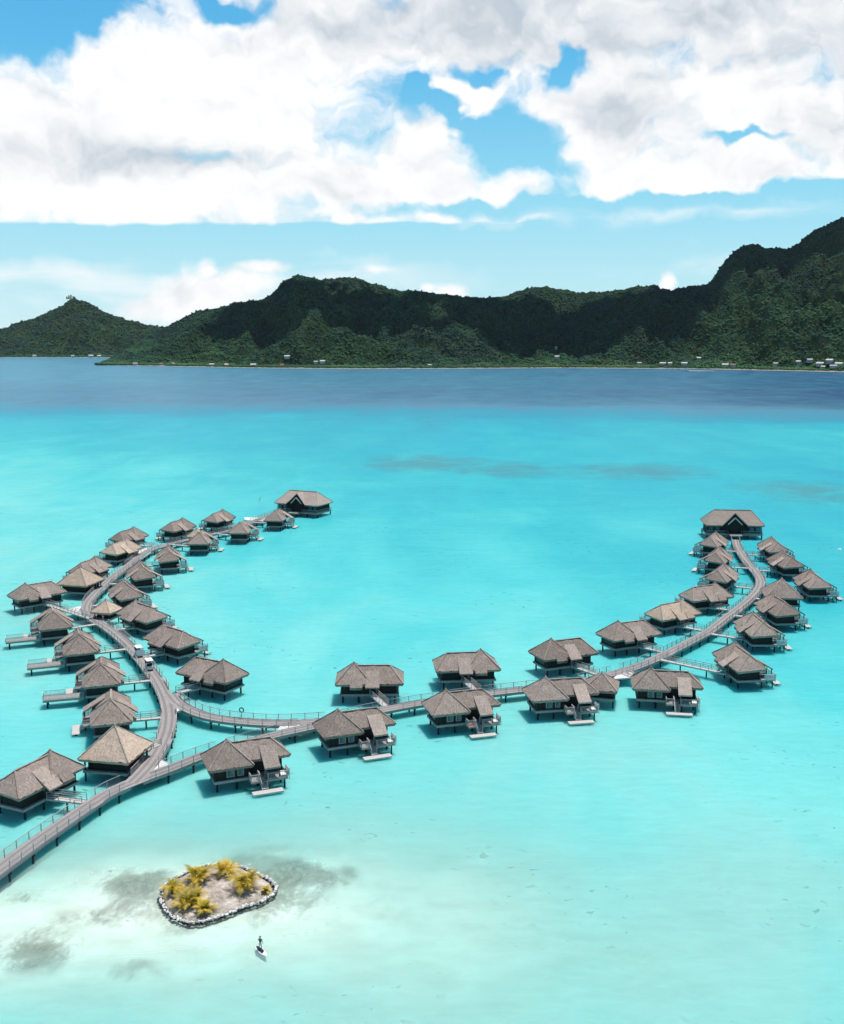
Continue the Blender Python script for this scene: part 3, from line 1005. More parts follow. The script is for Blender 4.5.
# rock blocks and masts on the far summit
cr_ = MB()
sm = at(71, 300, 0)
pk = PF[:190][:, int(np.argmin(abs(XF - 71)))][-1]
for k, (dx, hh) in enumerate(((-22, 9), (-12, 14), (-2, 17), (9, 11), (17, 8))):
    cr_.cyl((dx, 0, -4), (dx + 1, 0, hh), 4.2, 3.0, 7)
cr_o = cr_.build('rock_outcrop', plain_mat('summit_rock', (0.10, 0.10, 0.085), 0.95, 0.3, 0.1))
cr_o.location = Vector(pk) + Vector((0, 0, 2))
tag(cr_o, 'blocky rock outcrop on the summit of the far left hill', 'rock')


# ------------------------------------------------------------------ unseen low cumulus, added to cast cloud shade on the hills
def cumulus(x, y, ax, ay, alt, th, label, n=105):
    m = CLOUDM
    bm = bmesh.new()
    for k in range(n):
        a, rr_ = random.random() * 6.283, math.sqrt(random.random())
        puff = k % 3 == 0
        if puff:
            rr_ = .80 + .36 * random.random()
        px, py = math.cos(a) * rr_ * ax, math.sin(a) * rr_ * ay
        s = (.05 + .09 * random.random()) * min(ax, ay) if puff else (0.20 + 0.22 * random.random()) * min(ax, ay) * (1.15 - .55 * rr_)
        pz = s * .45 + random.random() * th * max(0, 1 - rr_) ** .7
        mt = Matrix.Translation((px, py, pz)) @ Matrix.Diagonal((s * 1.25, s * 1.1, s * .8, 1))
        bmesh.ops.create_icosphere(bm, subdivisions=2, radius=1.0, matrix=mt)
    for v in bm.verts:
        v.co.z = max(v.co.z, -8 + 12 * noise.noise(v.co * .02))
        v.co += Vector((noise.noise(v.co * .02), noise.noise(v.co * .02 + Vector((9, 2, 1))), noise.noise(v.co * .02 + Vector((3, 8, 5))))) * 22
    me = bpy.data.meshes.new('shade_cloud')
    bm.to_mesh(me); bm.free()
    me.polygons.foreach_set('use_smooth', [True] * len(me.polygons))
    me.materials.append(m)
    o = bpy.data.objects.new('shade_cloud', me)
    COL.objects.link(o)
    off = alt / math.tan(SUN_EL)
    o.location = (x + math.sin(SUN_AZ) * off, y + math.cos(SUN_AZ) * off, alt)
    tag(o, label, 'cloud', 'unseen clouds added to shade the island')


CLOUDM, nt_, b_ = new_mat('cloud_vapour')
b_.inputs['Base Color'].default_value = (.92, .92, .92, 1)
b_.inputs['Roughness'].default_value = 1.0
b_.inputs['Specular IOR Level'].default_value = 0.0
for x_, y_, ax_, ay_, lab_ in ((110, 3120, 540, 240, 'broad unseen cloud added to shade the middle ridge'), (520, 3080, 260, 230, 'unseen cloud added to shade the low saddle right of the middle ridge'), (1120, 3290, 430, 210, 'unseen cloud added to shade the high right-hand peaks'), (-470, 3230, 200, 150, 'small unseen cloud added to shade the left shoulder of the ridge')):
    cumulus(x_, y_, ax_, ay_, 1420, 160, lab_)


# ------------------------------------------------------------------ jetties
ZD = 1.6
JET = {
    'main': [(-70, 918), (-30, 890), (0, 868.3), (30, 846), (55, 828.5), (85, 808), (110, 791.5), (140, 779), (170, 768), (200, 756), (235, 745.5), (270, 735.5), (314, 725.8), (360, 714), (410, 704.5), (465, 696), (520, 689.5), (565, 684.5), (610, 674), (636, 666.5), (662, 655.5), (688, 642.3), (710, 630.5), (724, 619.5), (740, 607.5), (752, 597), (759.5, 588), (760.5, 580), (756, 572), (747, 562), (740, 551.5), (736.5, 545), (735.2, 539.5)],
    'west': [(132, 783), (145, 770), (155, 757), (163.5, 741.5), (168.5, 725), (168.8, 710), (164.8, 695.5), (157, 680), (147.8, 667.6), (139, 656.3), (126, 642.5), (109.8, 629), (95, 619.8), (88, 613), (87, 606), (92, 597.5), (102, 587.5), (112.5, 577.5), (124, 569), (136, 559.5), (148, 551), (161, 546.3), (177.5, 542), (190, 539), (213, 533.8), (229.5, 530.5), (246, 524.5), (262, 518), (275, 513.5), (284, 511)],
    'link': [(171, 694), (177, 702), (190, 709.5), (208, 716), (232, 720), (256, 722.3), (276, 723), (300, 722.3), (326, 720.5)],
}


def catmull(pts, step=1.0):
    out = []
    n = len(pts)
    for i in range(n - 1):
        p0, p1, p2, p3 = pts[max(i - 1, 0)], pts[i], pts[i + 1], pts[min(i + 2, n - 1)]
        k = max(1, int((p2 - p1).length / 0.25))
        for s in range(k):
            t = s / k
            out.append(0.5 * ((2 * p1) + (p2 - p0) * t + (2 * p0 - 5 * p1 + 4 * p2 - p3) * t * t + (3 * p1 - p0 - 3 * p2 + p3) * t ** 3))
    out.append(pts[-1])
    res = [out[0]]
    acc = 0
    for a, b in zip(out, out[1:]):
        acc += (b - a).length
        if acc >= step:
            res.append(b)
            acc = 0
    if (res[-1] - out[-1]).length > 0.3:
        res.append(out[-1])
    # smooth
    for _ in range(3):
        res = [res[0]] + [(res[i - 1] + res[i] * 2 + res[i + 1]) / 4 for i in range(1, len(res) - 1)] + [res[-1]]
    return res


PATHS = {k: catmull([at(x, y, ZD) for x, y in v]) for k, v in JET.items()}
ALLP = [(k, i, p) for k, v in PATHS.items() for i, p in enumerate(v)]
GAPS = []       # where walkways meet the jetties
DW = 1.2        # half width


def nearest(p, keys=('main', 'west', 'link')):
    return min(((q, k, i) for k, i, q in ALLP if k in keys), key=lambda t: (t[0].xy - p.xy).length)


# ------------------------------------------------------------------ villas
ZE, ZA, ZR, ZF = 3.5, 6.4, 5.9, 1.65


def villa_roofs(root, flip, tm, fm):
    # main pyramid
    mb = MB(flip)
    h = 3.15
    c = [(-h, -h, ZE), (h, -h, ZE), (h, h, ZE), (-h, h, ZE)]
    ap = (0, 0, ZA)
    for k in range(4):
        a, b = Vector(c[k]), Vector(c[(k + 1) % 4])
        mb.patch(a, b, ap, ap, 0.27, 0.13, 0, 0.20)
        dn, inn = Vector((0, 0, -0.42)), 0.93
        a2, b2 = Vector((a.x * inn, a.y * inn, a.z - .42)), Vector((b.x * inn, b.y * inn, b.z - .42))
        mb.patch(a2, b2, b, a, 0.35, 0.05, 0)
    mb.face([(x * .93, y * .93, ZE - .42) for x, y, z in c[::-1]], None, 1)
    # the dropped bit of eave beside the entrance
    q = [(1.5, 3.6, 3.10), (-0.6, 3.6, 3.10), (-0.6, 2.6, 4.12), (1.5, 2.6, 4.12)]
    mb.patch(q[0], q[1], q[2], q[3], 0.35, 0.06, 0, 0.08)
    lo = [(x, y, z - .42) for x, y, z in q]
    mb.face([lo[1], lo[0], lo[3], lo[2]], None, 1)
    mb.face([q[1], q[0], lo[0], lo[1]], None, 0)
    mb.face([q[0], q[3], lo[3], lo[0]], None, 0)
    mb.face([q[2], q[1], lo[1], lo[2]], None, 0)
    main = mb.build('main_roof', [tm, M['under']], root, True)
    cap = MB(flip)
    for k in range(4):
        a = Vector(c[k])
        cap.bar(Vector(ap).lerp(a, 0.02) + Vector((0, 0, .02)), Vector(ap).lerp(a, 0.97) + Vector((0, 0, .03)), 0.22, 0.09)
    cap.cyl((0, 0, ZA - .25), (0, 0, ZA + .18), 0.34, 0.12, 8)
    cap.build('ridge_cap', M['ridge'] if tm is M['thatch_new'] else tm, main)
    # wing
    mb = MB(flip)
    y0, y1, x0, x1, xr = -2.45, 3.05, 0.3, 8.45, 6.1
    sl = (ZR - ZE) / y1
    zl = ZR - sl * -y0
    ze = ZE + .05
    e = [(x0, y0, zl), (x1, y0 + .1, zl - .1), (x1, y1 - .1, ZE), (x0, y1, ZE)]
    r0, r1 = (x0, 0, ZR), (xr, 0, ZR)
    mb.patch(e[0], e[1], r1, r0, 0.27, 0.13, 0, 0.20)
    mb.patch(e[1], e[2], r1, r1, 0.27, 0.13, 0, 0.20)
    mb.patch(e[2], e[3], r0, r1, 0.27, 0.13, 0, 0.20)
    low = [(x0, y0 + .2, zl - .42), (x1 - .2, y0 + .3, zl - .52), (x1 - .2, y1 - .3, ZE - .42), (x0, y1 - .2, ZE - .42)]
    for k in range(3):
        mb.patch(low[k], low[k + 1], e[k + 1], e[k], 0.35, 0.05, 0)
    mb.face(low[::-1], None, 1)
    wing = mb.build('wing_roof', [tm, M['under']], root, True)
    cap = MB(flip)
    cap.bar((0.4, 0, ZR + .04), (xr, 0, ZR + .04), 0.26, 0.10)
    for a in (e[1], e[2]):
        cap.bar(Vector(r1) + Vector((0, 0, .02)), Vector(r1).lerp(Vector(a), 0.97) + Vector((0, 0, .03)), 0.22, 0.09)
    cap.build('ridge_cap', M['ridge'] if tm is M['thatch_new'] else M['thatch_flap'], wing)
    # the two slanting flaps: over the terrace and over the entrance
    for (xa, xb, s, ye) in ((4.25, 6.45, -1, 4.35), (2.0, 4.35, 1, 3.95)):
        mb = MB(flip)
        A, B = Vector((xa, s * ye, 3.25)), Vector((xb, s * ye, 3.25))
        C, D = Vector((xb, s * 0.95, 5.22)), Vector((xa, s * 0.95, 5.22))
        if s > 0:
            A, B, C, D = B, A, D, C
        mb.patch(A, B, C, D, 0.3, 0.05, 0, 0.07)
        dn = Vector((0, 0, -.24))
        a, b, c_, d = A + dn, B + dn, C + dn, D + dn
        mb.face([b, a, d, c_], None, 1)
        mb.patch(a, b, B, A, 0.3, 0.03, 0)
        mb.face([B, b, c_, C], None, 0)
        mb.face([a, A, D, d], None, 0)
        for x in (xa + .12, xb - .12):
            tri = [(x, s * 1.0, 4.95), (x, s * 3.0, 3.95), (x, s * 2.9, 3.1), (x, s * 1.0, 4.6)]
            mb.face(tri, None, 1)
            mb.face([(px_ + .02, py_, pz_) for px_, py_, pz_ in tri[::-1]], None, 1)
        mb.build('flap_roof', [fm, M['under']], root, True)


def picket_rail(mb, pts, z, h=0.95, gap=0.24):
    for a, b in zip(pts, pts[1:]):
        a, b = Vector((a[0], a[1], z)), Vector((b[0], b[1], z))
        n = max(1, int((b - a).length / gap))
        for k in range(n + 1):
            p = a.lerp(b, k / n)
            w = 0.07 if k in (0, n) else 0.04
            mb.box((p.x - w / 2, p.y - w / 2, z), (p.x + w / 2, p.y + w / 2, z + h - .05))
        up = Vector((0, 0, 1))
        mb.bar(a + up * (h - .02), b + up * (h - .02), 0.09, 0.06)
        mb.bar(a + up * .14, b + up * .14, 0.05, 0.06)


def make_villa(flip, tm, fm):
    root = empty('overwater_villa', (0, 0, 0))
    villa_roofs(root, flip, tm, fm)
    # floor
    mb = MB(flip)
    mb.box((-2.25, -2.6, 1.38), (7.5, 2.5, ZF))
    for y in (-2.63, 2.53):
        mb.box((-2.3, y - .05, 1.28), (7.55, y + .05, 1.62))
    for x in (-2.29, 7.54):
        mb.box((x - .05, -2.57, 1.28), (x + .05, 2.47, 1.62))
    mb.build('floor', M['greywood'], root)
    # walls
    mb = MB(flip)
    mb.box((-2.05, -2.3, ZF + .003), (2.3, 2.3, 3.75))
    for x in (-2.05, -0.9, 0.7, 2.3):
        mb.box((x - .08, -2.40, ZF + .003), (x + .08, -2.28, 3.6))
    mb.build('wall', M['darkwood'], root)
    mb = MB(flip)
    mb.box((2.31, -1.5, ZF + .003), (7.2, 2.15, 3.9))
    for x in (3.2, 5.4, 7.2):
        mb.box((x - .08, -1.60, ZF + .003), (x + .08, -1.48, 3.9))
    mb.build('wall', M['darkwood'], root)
    # windows of the lagoon front and of the end
    for xa, xb in ((-0.55, 0.50), (0.92, 1.80)):
        mb = MB(flip)
        for a, b in (((xa, -2.44, 1.95), (xa + .1, -2.31, 3.25)), ((xb - .1, -2.44, 1.95), (xb, -2.31, 3.25)), ((xa + .1, -2.44, 1.95), (xb - .1, -2.31, 2.05)), ((xa + .1, -2.44, 3.15), (xb - .1, -2.31, 3.25))):
            mb.box(a, b)
        fr = mb.build('window', M['greywood'], root)
        mb = MB(flip)
        mb.box((xa + .1, -2.36, 2.05), (xb - .1, -2.33, 3.15))
        mb.build('pane', M['glass'], fr)
    mb = MB(flip)
    mb.box((-2.14, -1.6, 2.0), (-2.06, 1.6, 2.9))
    fr = mb.build('window', M['stilt'], root)
    mb = MB(flip)
    mb.box((-2.16, -1.5, 2.08), (-2.145, 1.5, 2.82))
    mb.build('pane', M['dimglass'], fr)
    mb = MB(flip)
    mb.box((2.75, 2.16, ZF + .01), (3.75, 2.22, 3.55))
    d = mb.build('door', M['stilt'], root)
    mb = MB(flip)
    mb.box((3.60, 2.22, 2.55), (3.66, 2.28, 2.75))
    mb.build('handle', M['railwood'], d)
    # stilts
    for x in (-1.85, 0.8, 3.7, 6.9):
        for y in (-2.2, 2.1):
            mb = MB(flip)
            mb.cyl((x, y, -3.2), (x, y, 1.37), 0.17, 0.15, 8)
            mb.build('stilt', M['stilt'], root)
    mb = MB(flip)
    for y in (-2.2, 2.1):
        mb.box((-2.1, y - .07, 1.12), (7.3, y + .07, 1.37))
    mb.build('beam', M['stilt'], root)
    # terrace, in two halves with the stair between
    for xa, xb in ((2.3, 3.62), (4.62, 7.45)):
        mb = MB(flip)
        mb.box((xa, -4.45, 1.36), (xb, -2.86, 1.60))
        t = mb.build('terrace', M['greywood'], root)
        mb = MB(flip)
        picket_rail(mb, [(xa + .06, -2.9), (xa + .06, -4.39), (xb - .06, -4.39), (xb - .06, -2.9)], 1.602)
        mb.build('railing', M['railwood'], t)
    # pale privacy screen at the wing end of the terrace
    mb = MB(flip)
    for k in range(12):
        yy = -4.3 + k * .17
        mb.box((7.61, yy, 1.62), (7.65, yy + .10, 2.55))
    mb.box((7.60, -4.3, 2.55), (7.66, -2.35, 2.63))
    mb.box((7.58, -4.4, 1.2), (7.68, -4.3, 2.9))
    mb.build('screen', M['screen'], root)
    # posts under the flap
    for x in (4.75, 7.0):
        mb = MB(flip)
        mb.cyl((x, -4.1, -3.0), (x, -4.1, 1.36), 0.12, 0.12, 8)
        mb.build('stilt', M['stilt'], root)
    for x in (4.45, 6.3):
        mb = MB(flip)
        mb.box((x - .06, -4.2, 1.61), (x + .06, -4.08, 3.12))
        mb.build('post', M['stilt'], root)
    # stair and platform at the water
    mb = MB(flip)
    n = 7
    for k in range(n):
        t = (k + .5) / n
        y, z = -3.1 - t * 1.75, ZF - .05 - t * 1.08
        mb.box((3.75, y - .13, z - .03), (4.5, y + .13, z + .03))
    for x in (3.72, 4.53):
        mb.bar((x, -3.0, ZF - .08), (x, -4.95, 0.46), 0.06, 0.22)
        mb.bar((x, -3.0, ZF + .8), (x, -4.75, 1.30), 0.05, 0.06)
        for y, z in ((-3.1, ZF), (-4.0, 1.05), (-4.7, .6)):
            mb.box((x - .025, y - .025, z), (x + .025, y + .025, z + .78))
    mb.build('stair', M['palewood'], root)
    mb = MB(flip)
    for k in range(9):
        x = 2.25 + k * 0.467
        mb.box((x, -6.05, 0.40), (x + .455, -4.9, 0.47))
    mb.box((2.27, -6.0, 0.24), (6.42, -5.9, 0.397))
    mb.box((2.27, -5.05, 0.24), (6.42, -4.95, 0.397))
    p = mb.build('swim_platform', M['palewood'], root)
    for x in (2.9, 5.8):
        mb = MB(flip)
        mb.cyl((x, -5.5, -3), (x, -5.5, 0.395), 0.13, 0.13, 8)
        mb.build('pile', M['stilt'], p)
    return root


PROTO = {(fl, tn): make_villa(fl, M['thatch_new'] if tn else M['thatch'], M['thatch_new'] if tn else M['thatch_flap']) for fl in (False, True) for tn in (0, 1)}
USED = set()

# name: apex px, wing ridge end px, pyramid on the left seen from its walkway (B) or on the right (F), fresh thatch, heading or None, label, extra
VILLAS = [
    ('F1', (227.1, 739.5), (269.5, 737), 'F', 0, None, 'front-row thatched villa nearest the palm islet, white platform before it'),
    ('F2', (337.1, 709.3), (376.9, 707.3), 'F', 0, None, 'front-row thatched villa second from left, white platform and empty terrace'),
    ('F3', (445.2, 689.5), (483, 688.9), 'F', 0, None, 'front-row thatched villa with a red towel on its terrace'),
    ('F4', (544.5, 676.9), (582.3, 677.6), 'F', 0, None, 'front-row thatched villa just left of the small hut on the jetty'),
    ('F5', (650.4, 667.1), (688.8, 671.7), 'F', 0, None, 'front-row thatched villa just right of the small hut on the jetty'),
    ('R1', (354.1, 662.4), (389.9, 665), 'B', 0, None, 'thatched villa across the jetty from the second front-row villa'),
    ('R2', (481, 649.1), (446.5, 653), 'F', 0, None, 'thatched villa across the jetty from the one with the red towel'),
    ('R3', (551.7, 638.5), (579.7, 637.8), 'B', 0, None, 'thatched villa across the jetty behind the small hut'),
    ('R4', (615.8, 621.1), (645.8, 619.7), 'B', 0, None, 'grey villa across the jetty from the rightmost front-row villa, before a tan one'),
    ('R5', (680.3, 598.9), (661.5, 604.8), 'F', 1, -147, 'tan freshly thatched villa inside the bend of the right jetty'),
    ('R6', (713.4, 582.8), (695.2, 586.7), 'F', 0, -155, 'grey villa right behind the tan one inside the right jetty'),
    ('R7', (723.9, 562.6), (718, 570.4), 'F', 0, -120, 'third villa from the right end lodge, on the jetty\'s inner side'),
    ('R8', (719.3, 545), (716, 553.4), 'F', 0, -115, 'second villa from the right end lodge, on the jetty\'s inner side'),
    ('R9', (716, 531.3), (710.2, 537.1), 'F', 0, -120, 'villa next to the right end lodge, on the jetty\'s inner side'),
    ('O1', (770.8, 536), (778.8, 542.8), 'B', 0, -92, 'villa next to the right end lodge, on the jetty\'s outer side'),
    ('O2', (780.7, 549.6), (793.6, 557.6), 'B', 0, -87, 'second villa from the right end lodge, on the jetty\'s outer side'),
    ('O3', (809.6, 568), (819.5, 577.3), 'B', 0, -92, 'villa behind the pyramid pavilion, its platform at the picture\'s right edge'),
    ('O4', (773.3, 593.3), (785.6, 602), 'B', 0, -85, 'villa directly before the pyramid pavilion on the right jetty\'s outer side'),
    ('O5', (753.9, 611.3), (762.8, 621.9), 'B', 0, -90, 'second-lowest villa on the outer side of the right jetty'),
    ('O6', (735.5, 642), (749.2, 654.5), 'B', 0, -84, 'lowest villa on the outer side of the right jetty, right of the front row'),
    ('I1', (222.8, 659.2), (196.7, 656.9), 'F', 0, 150, 'thatched villa inside the left jetty closest to the link jetty'),
    ('I2', (164.7, 622.7), (183.1, 631.4), 'B', 0, -42, 'villa inside the left jetty beside the two golf carts'),
    ('I3', (136.3, 600.2), (151.1, 606.7), 'B', 0, -44, 'villa inside the left jetty right of the small tan hut'),
    ('I4', (125.6, 578.9), (128, 586.6), 'B', 0, -62, 'villa inside the left jetty just beyond the small tan hut'),
    ('I5', (140.7, 561), (143.6, 567.6), 'B', 0, -66, 'fifth villa inside the left jetty counting from the link jetty'),
    ('I6', (167.9, 543.9), (169.7, 552.2), 'B', 0, -74, 'sixth villa inside the left jetty counting from the link jetty'),
    ('I7', (198.7, 533.2), (202.9, 529), 'F', 0, 92, 'villa inside the left jetty hiding the small pale hut'),
    ('I8', (238.5, 523.9), (244.7, 518.5), 'F', 0, 88, 'second villa from the left end lodge, inside the jetty'),
    ('I9', (274.5, 511.4), (281, 508), 'F', 0, 82, 'villa right before the left end lodge, inside the jetty'),
    ('W0', (51.6, 749.5), (13.3, 771.4), 'F', 0, None, 'thatched villa at the picture\'s left edge beside the jetty\'s near end'),
    ('W1', (110.8, 699.1), (110.8, 689.3), 'B', 0, 106, 'villa behind the big tan pavilion outside the left jetty, small platform left'),
    ('W2', (100.4, 663.5), (101.7, 656.3), 'B', 0, 106, 'second villa above the big tan pavilion, outside the left jetty, with pool deck'),
    ('W3', (79.4, 633.5), (77.6, 629.3), 'B', 0, 111, 'third villa above the big tan pavilion, outside the left jetty, with pool deck'),
    ('W4', (53.3, 611), (52.1, 606.8), 'B', 0, 113, 'villa with pool deck just below the long slatted walkway'),
    ('W5', (25.5, 583.1), (51, 581.3), 'B', 0, None, 'villa at the far end of the long slatted walkway, at the left edge'),
    ('W6', (96.9, 554.5), (78.5, 564.6), 'F', 0, -106, 'villa half hidden behind the tan pyramid pavilion on the left jetty'),
    ('W7', (127.1, 537.9), (111.1, 544.4), 'F', 1, -110, 'paler freshly thatched villa outside the far part of the left jetty'),
    ('W8', (134.8, 526.1), (118.8, 532), 'F', 0, -112, 'villa right behind the paler one outside the left jetty'),
    ('W9', (183.9, 517.3), (169.1, 522.6), 'F', 0, -112, 'second-farthest villa outside the left jetty, behind the small pale hut'),
    ('W10', (224.8, 508.4), (210.6, 514.3), 'F', 0, -110, 'farthest villa outside the left jetty, left of the end lodge'),
]
VPOS = {}


def walkway(root, a, b, w=1.15, z=ZF):
    """a slatted foot bridge from a to b (world), as a part of the thing it serves"""
    inv = root.matrix_world.inverted() if False else (Matrix.Translation(root.location) @ Matrix.Rotation(root.rotation_euler.z, 4, 'Z')).inverted()
    a, b = inv @ Vector(a), inv @ Vector(b)
    d = (b - a); d.z = 0
    L = d.length
    if L < 0.4:
        return
    d.normalize()
    s = Vector((d.y, -d.x, 0))
    mb = MB()
    n = max(2, int(L / 0.3))
    for k in range(n):
        p, q = a.lerp(b, k / n), a.lerp(b, (k + .93) / n)
        A = [p - s * w / 2, p + s * w / 2, q + s * w / 2, q - s * w / 2]
        lo = [v - Vector((0, 0, .07)) for v in A]
        mb.face(A)
        for i in range(4):
            j = (i + 1) % 4
            mb.face([A[j], A[i], lo[i], lo[j]])
        mb.face(lo[::-1])
    for e in (-.45, .45):
        mb.bar(a + s * w * e - Vector((0, 0, .17)), b + s * w * e - Vector((0, 0, .17)), 0.1, 0.18)
    wk = mb.build('walkway', M['palewood'], root)
    mb = MB()
    m = max(1, int(L / 1.5))
    for e in (-.5, .5):
        for k in range(m + 1):
            p = a.lerp(b, k / m) + s * w * e
            mb.box((p.x - .035, p.y - .035, p.z - .25), (p.x + .035, p.y + .035, p.z + .95))
        for hh in (.93, .6, .3):
            mb.bar(a + s * w * e + Vector((0, 0, hh)), b + s * w * e + Vector((0, 0, hh)), 0.05, 0.05 if hh < .9 else .07)
    mb.build('railing', M['railwood'], wk)
    if L > 3.5:
        for t in ((0.5,) if L < 8 else (0.3, 0.7)):
            p = a.lerp(b, t)
            mb = MB()
            mb.cyl((p.x, p.y, -3), (p.x, p.y, p.z - .2), 0.13, 0.13, 8)
            mb.build('pile', M['stilt'], wk)


def place_villa(key, A, B, typ, fresh, head, label):
    fl = typ == 'B'
    a, b = at(*A, ZA), at(*B, ZR)
    d = b - a
    th = math.atan2(d.y, d.x) if head is None else R(head)
    dx = Vector((math.cos(th), math.sin(th), 0))
    mid = (a + (b - dx * 6.1)) / 2
    if d.length > 9.0 or (d.length < 5.2 and head is not None):
        mid = a.lerp(b, 0.5) - dx * 3.05
    pr = PROTO[(fl, fresh)]
    if (fl, fresh) in USED:
        o = copy_tree(pr)
    else:
        o = pr
        USED.add((fl, fresh))
    o.location = (mid.x, mid.y, 0)
    o.rotation_euler = (0, 0, th)
    tag(o, label, 'villa', 'thatched overwater villas')
    VPOS[key] = (o, fl)
    return o


for v in VILLAS:
    place_villa(*v)


def loc2w(o, p):
    return Matrix.Translation(o.location) @ Matrix.Rotation(o.rotation_euler.z, 4, 'Z') @ Vector(p)


for key, (o, fl) in VPOS.items():
    s = -1 if fl else 1
    start = loc2w(o, (3.25, s * 2.72, ZF))
    if key == 'W5':
        q, k, i = nearest(at(93, 620, ZD))
    else:
        tgt = loc2w(o, (3.25, s * 7.0, ZF))
        q, k, i = min((nearest(loc2w(o, (3.25, s * y, ZF))) for y in (4.0, 6.0, 8.0, 10.0, 13.0)), key=lambda t: (t[0].xy - start.xy).length + 0.0)
    dirv = (q - start); dirv.z = 0
    end = q - dirv.normalized() * (DW - 0.02)
    end.z = ZF
    if (end - start).length > 0.5 and dirv.length > DW:
        walkway(o, start, end)
    GAPS.append(q.copy())

# the pool decks of three villas of the left jetty
for key in ('W2', 'W3', 'W4'):
    o, fl = VPOS[key]
    s = -1 if fl else 1
    mb = MB()
    y0, y1 = sorted((-s * 2.9, -s * 9.4))
    mb.box((-2.3, y0, 1.15), (0.3, y1, 1.5))
    for k in range(1, 8):
        yy = y0 + (y1 - y0) * k / 8
        mb.box((-2.3, yy - .02, 1.5), (0.3, yy + .02, 1.508))
    pdk = mb.build('pool_deck', M['greywood'], o)
    mb = MB()
    ye = -s * 9.34
    picket_rail(mb, [(-2.24, -s * 2.95), (-2.24, ye), (0.24, ye), (0.24, -s * 6.0)], 1.51, 0.85, 0.2)
    mb.build('railing', M['railwood'], pdk)
    for x in (-1.9, -0.1):
        mb = MB()
        mb.cyl((x, -s * 8.7, -3), (x, -s * 8.7, 1.15), 0.14, 0.14, 8)
        mb.build('pile', M['stilt'], pdk)

# loungers on the front-row terraces, and one red towel
for key, lab in (('F1', 'white sun lounger on the terrace of the villa nearest the islet'), ('F2', 'white sun lounger on the terrace of the second front-row villa'), ('F3', 'white sun lounger on the terrace of the villa with the red towel'),
                 ('F4', 'white sun lounger on the terrace of the villa left of the small hut'), ('F5', 'white sun lounger on the terrace of the rightmost front-row villa')):
    o, fl = VPOS[key]
    t = empty('sun_lounger', loc2w(o, (6.9, -3.75, 1.605)), o.rotation_euler.z)
    tag(t, lab, 'lounger', 'white loungers on the villa terraces')
    mb = MB(); mb.box((-.40, -.5, .24), (.35, .5, .34)); mb.box((-.40, .5, .26), (.35, .62, .5)); mb.build('mattress', M['cloth'], t)
    mb = MB(); mb.box((-.43, -.52, .18), (.38, .52, .237)); mb.build('frame', M['railwood'], t)
    for sx in (-.36, .31):
        for sy in (-.45, .45):
            mb = MB(); mb.box((sx - .03, sy - .03, 0), (sx + .03, sy + .03, .178)); mb.build('leg', M['railwood'], t)
o, fl = VPOS['F3']
mb = MB()
for k in range(8):
    x = -.45 + k * .115
    z = .05 + .035 * math.sin(k * 1.7)
    mb.face([(x, -.3, z), (x + .115, -.3, .05 + .035 * math.sin((k + 1) * 1.7)), (x + .115, .3, .08 + .035 * math.sin((k + 1) * 1.7)), (x, .3, z + .03)])
    mb.face([(x, -.3, .0), (x, .3, .0), (x + .115, .3, .0), (x + .115, -.3, .0)])
tw = mb.build('towel', M['red'])
tw.location = loc2w(o, (3.05, -3.6, 1.61))
tw.rotation_euler = (0, 0, o.rotation_euler.z)
tag(tw, 'red towel lying on a front-row villa\'s small terrace', 'towel')


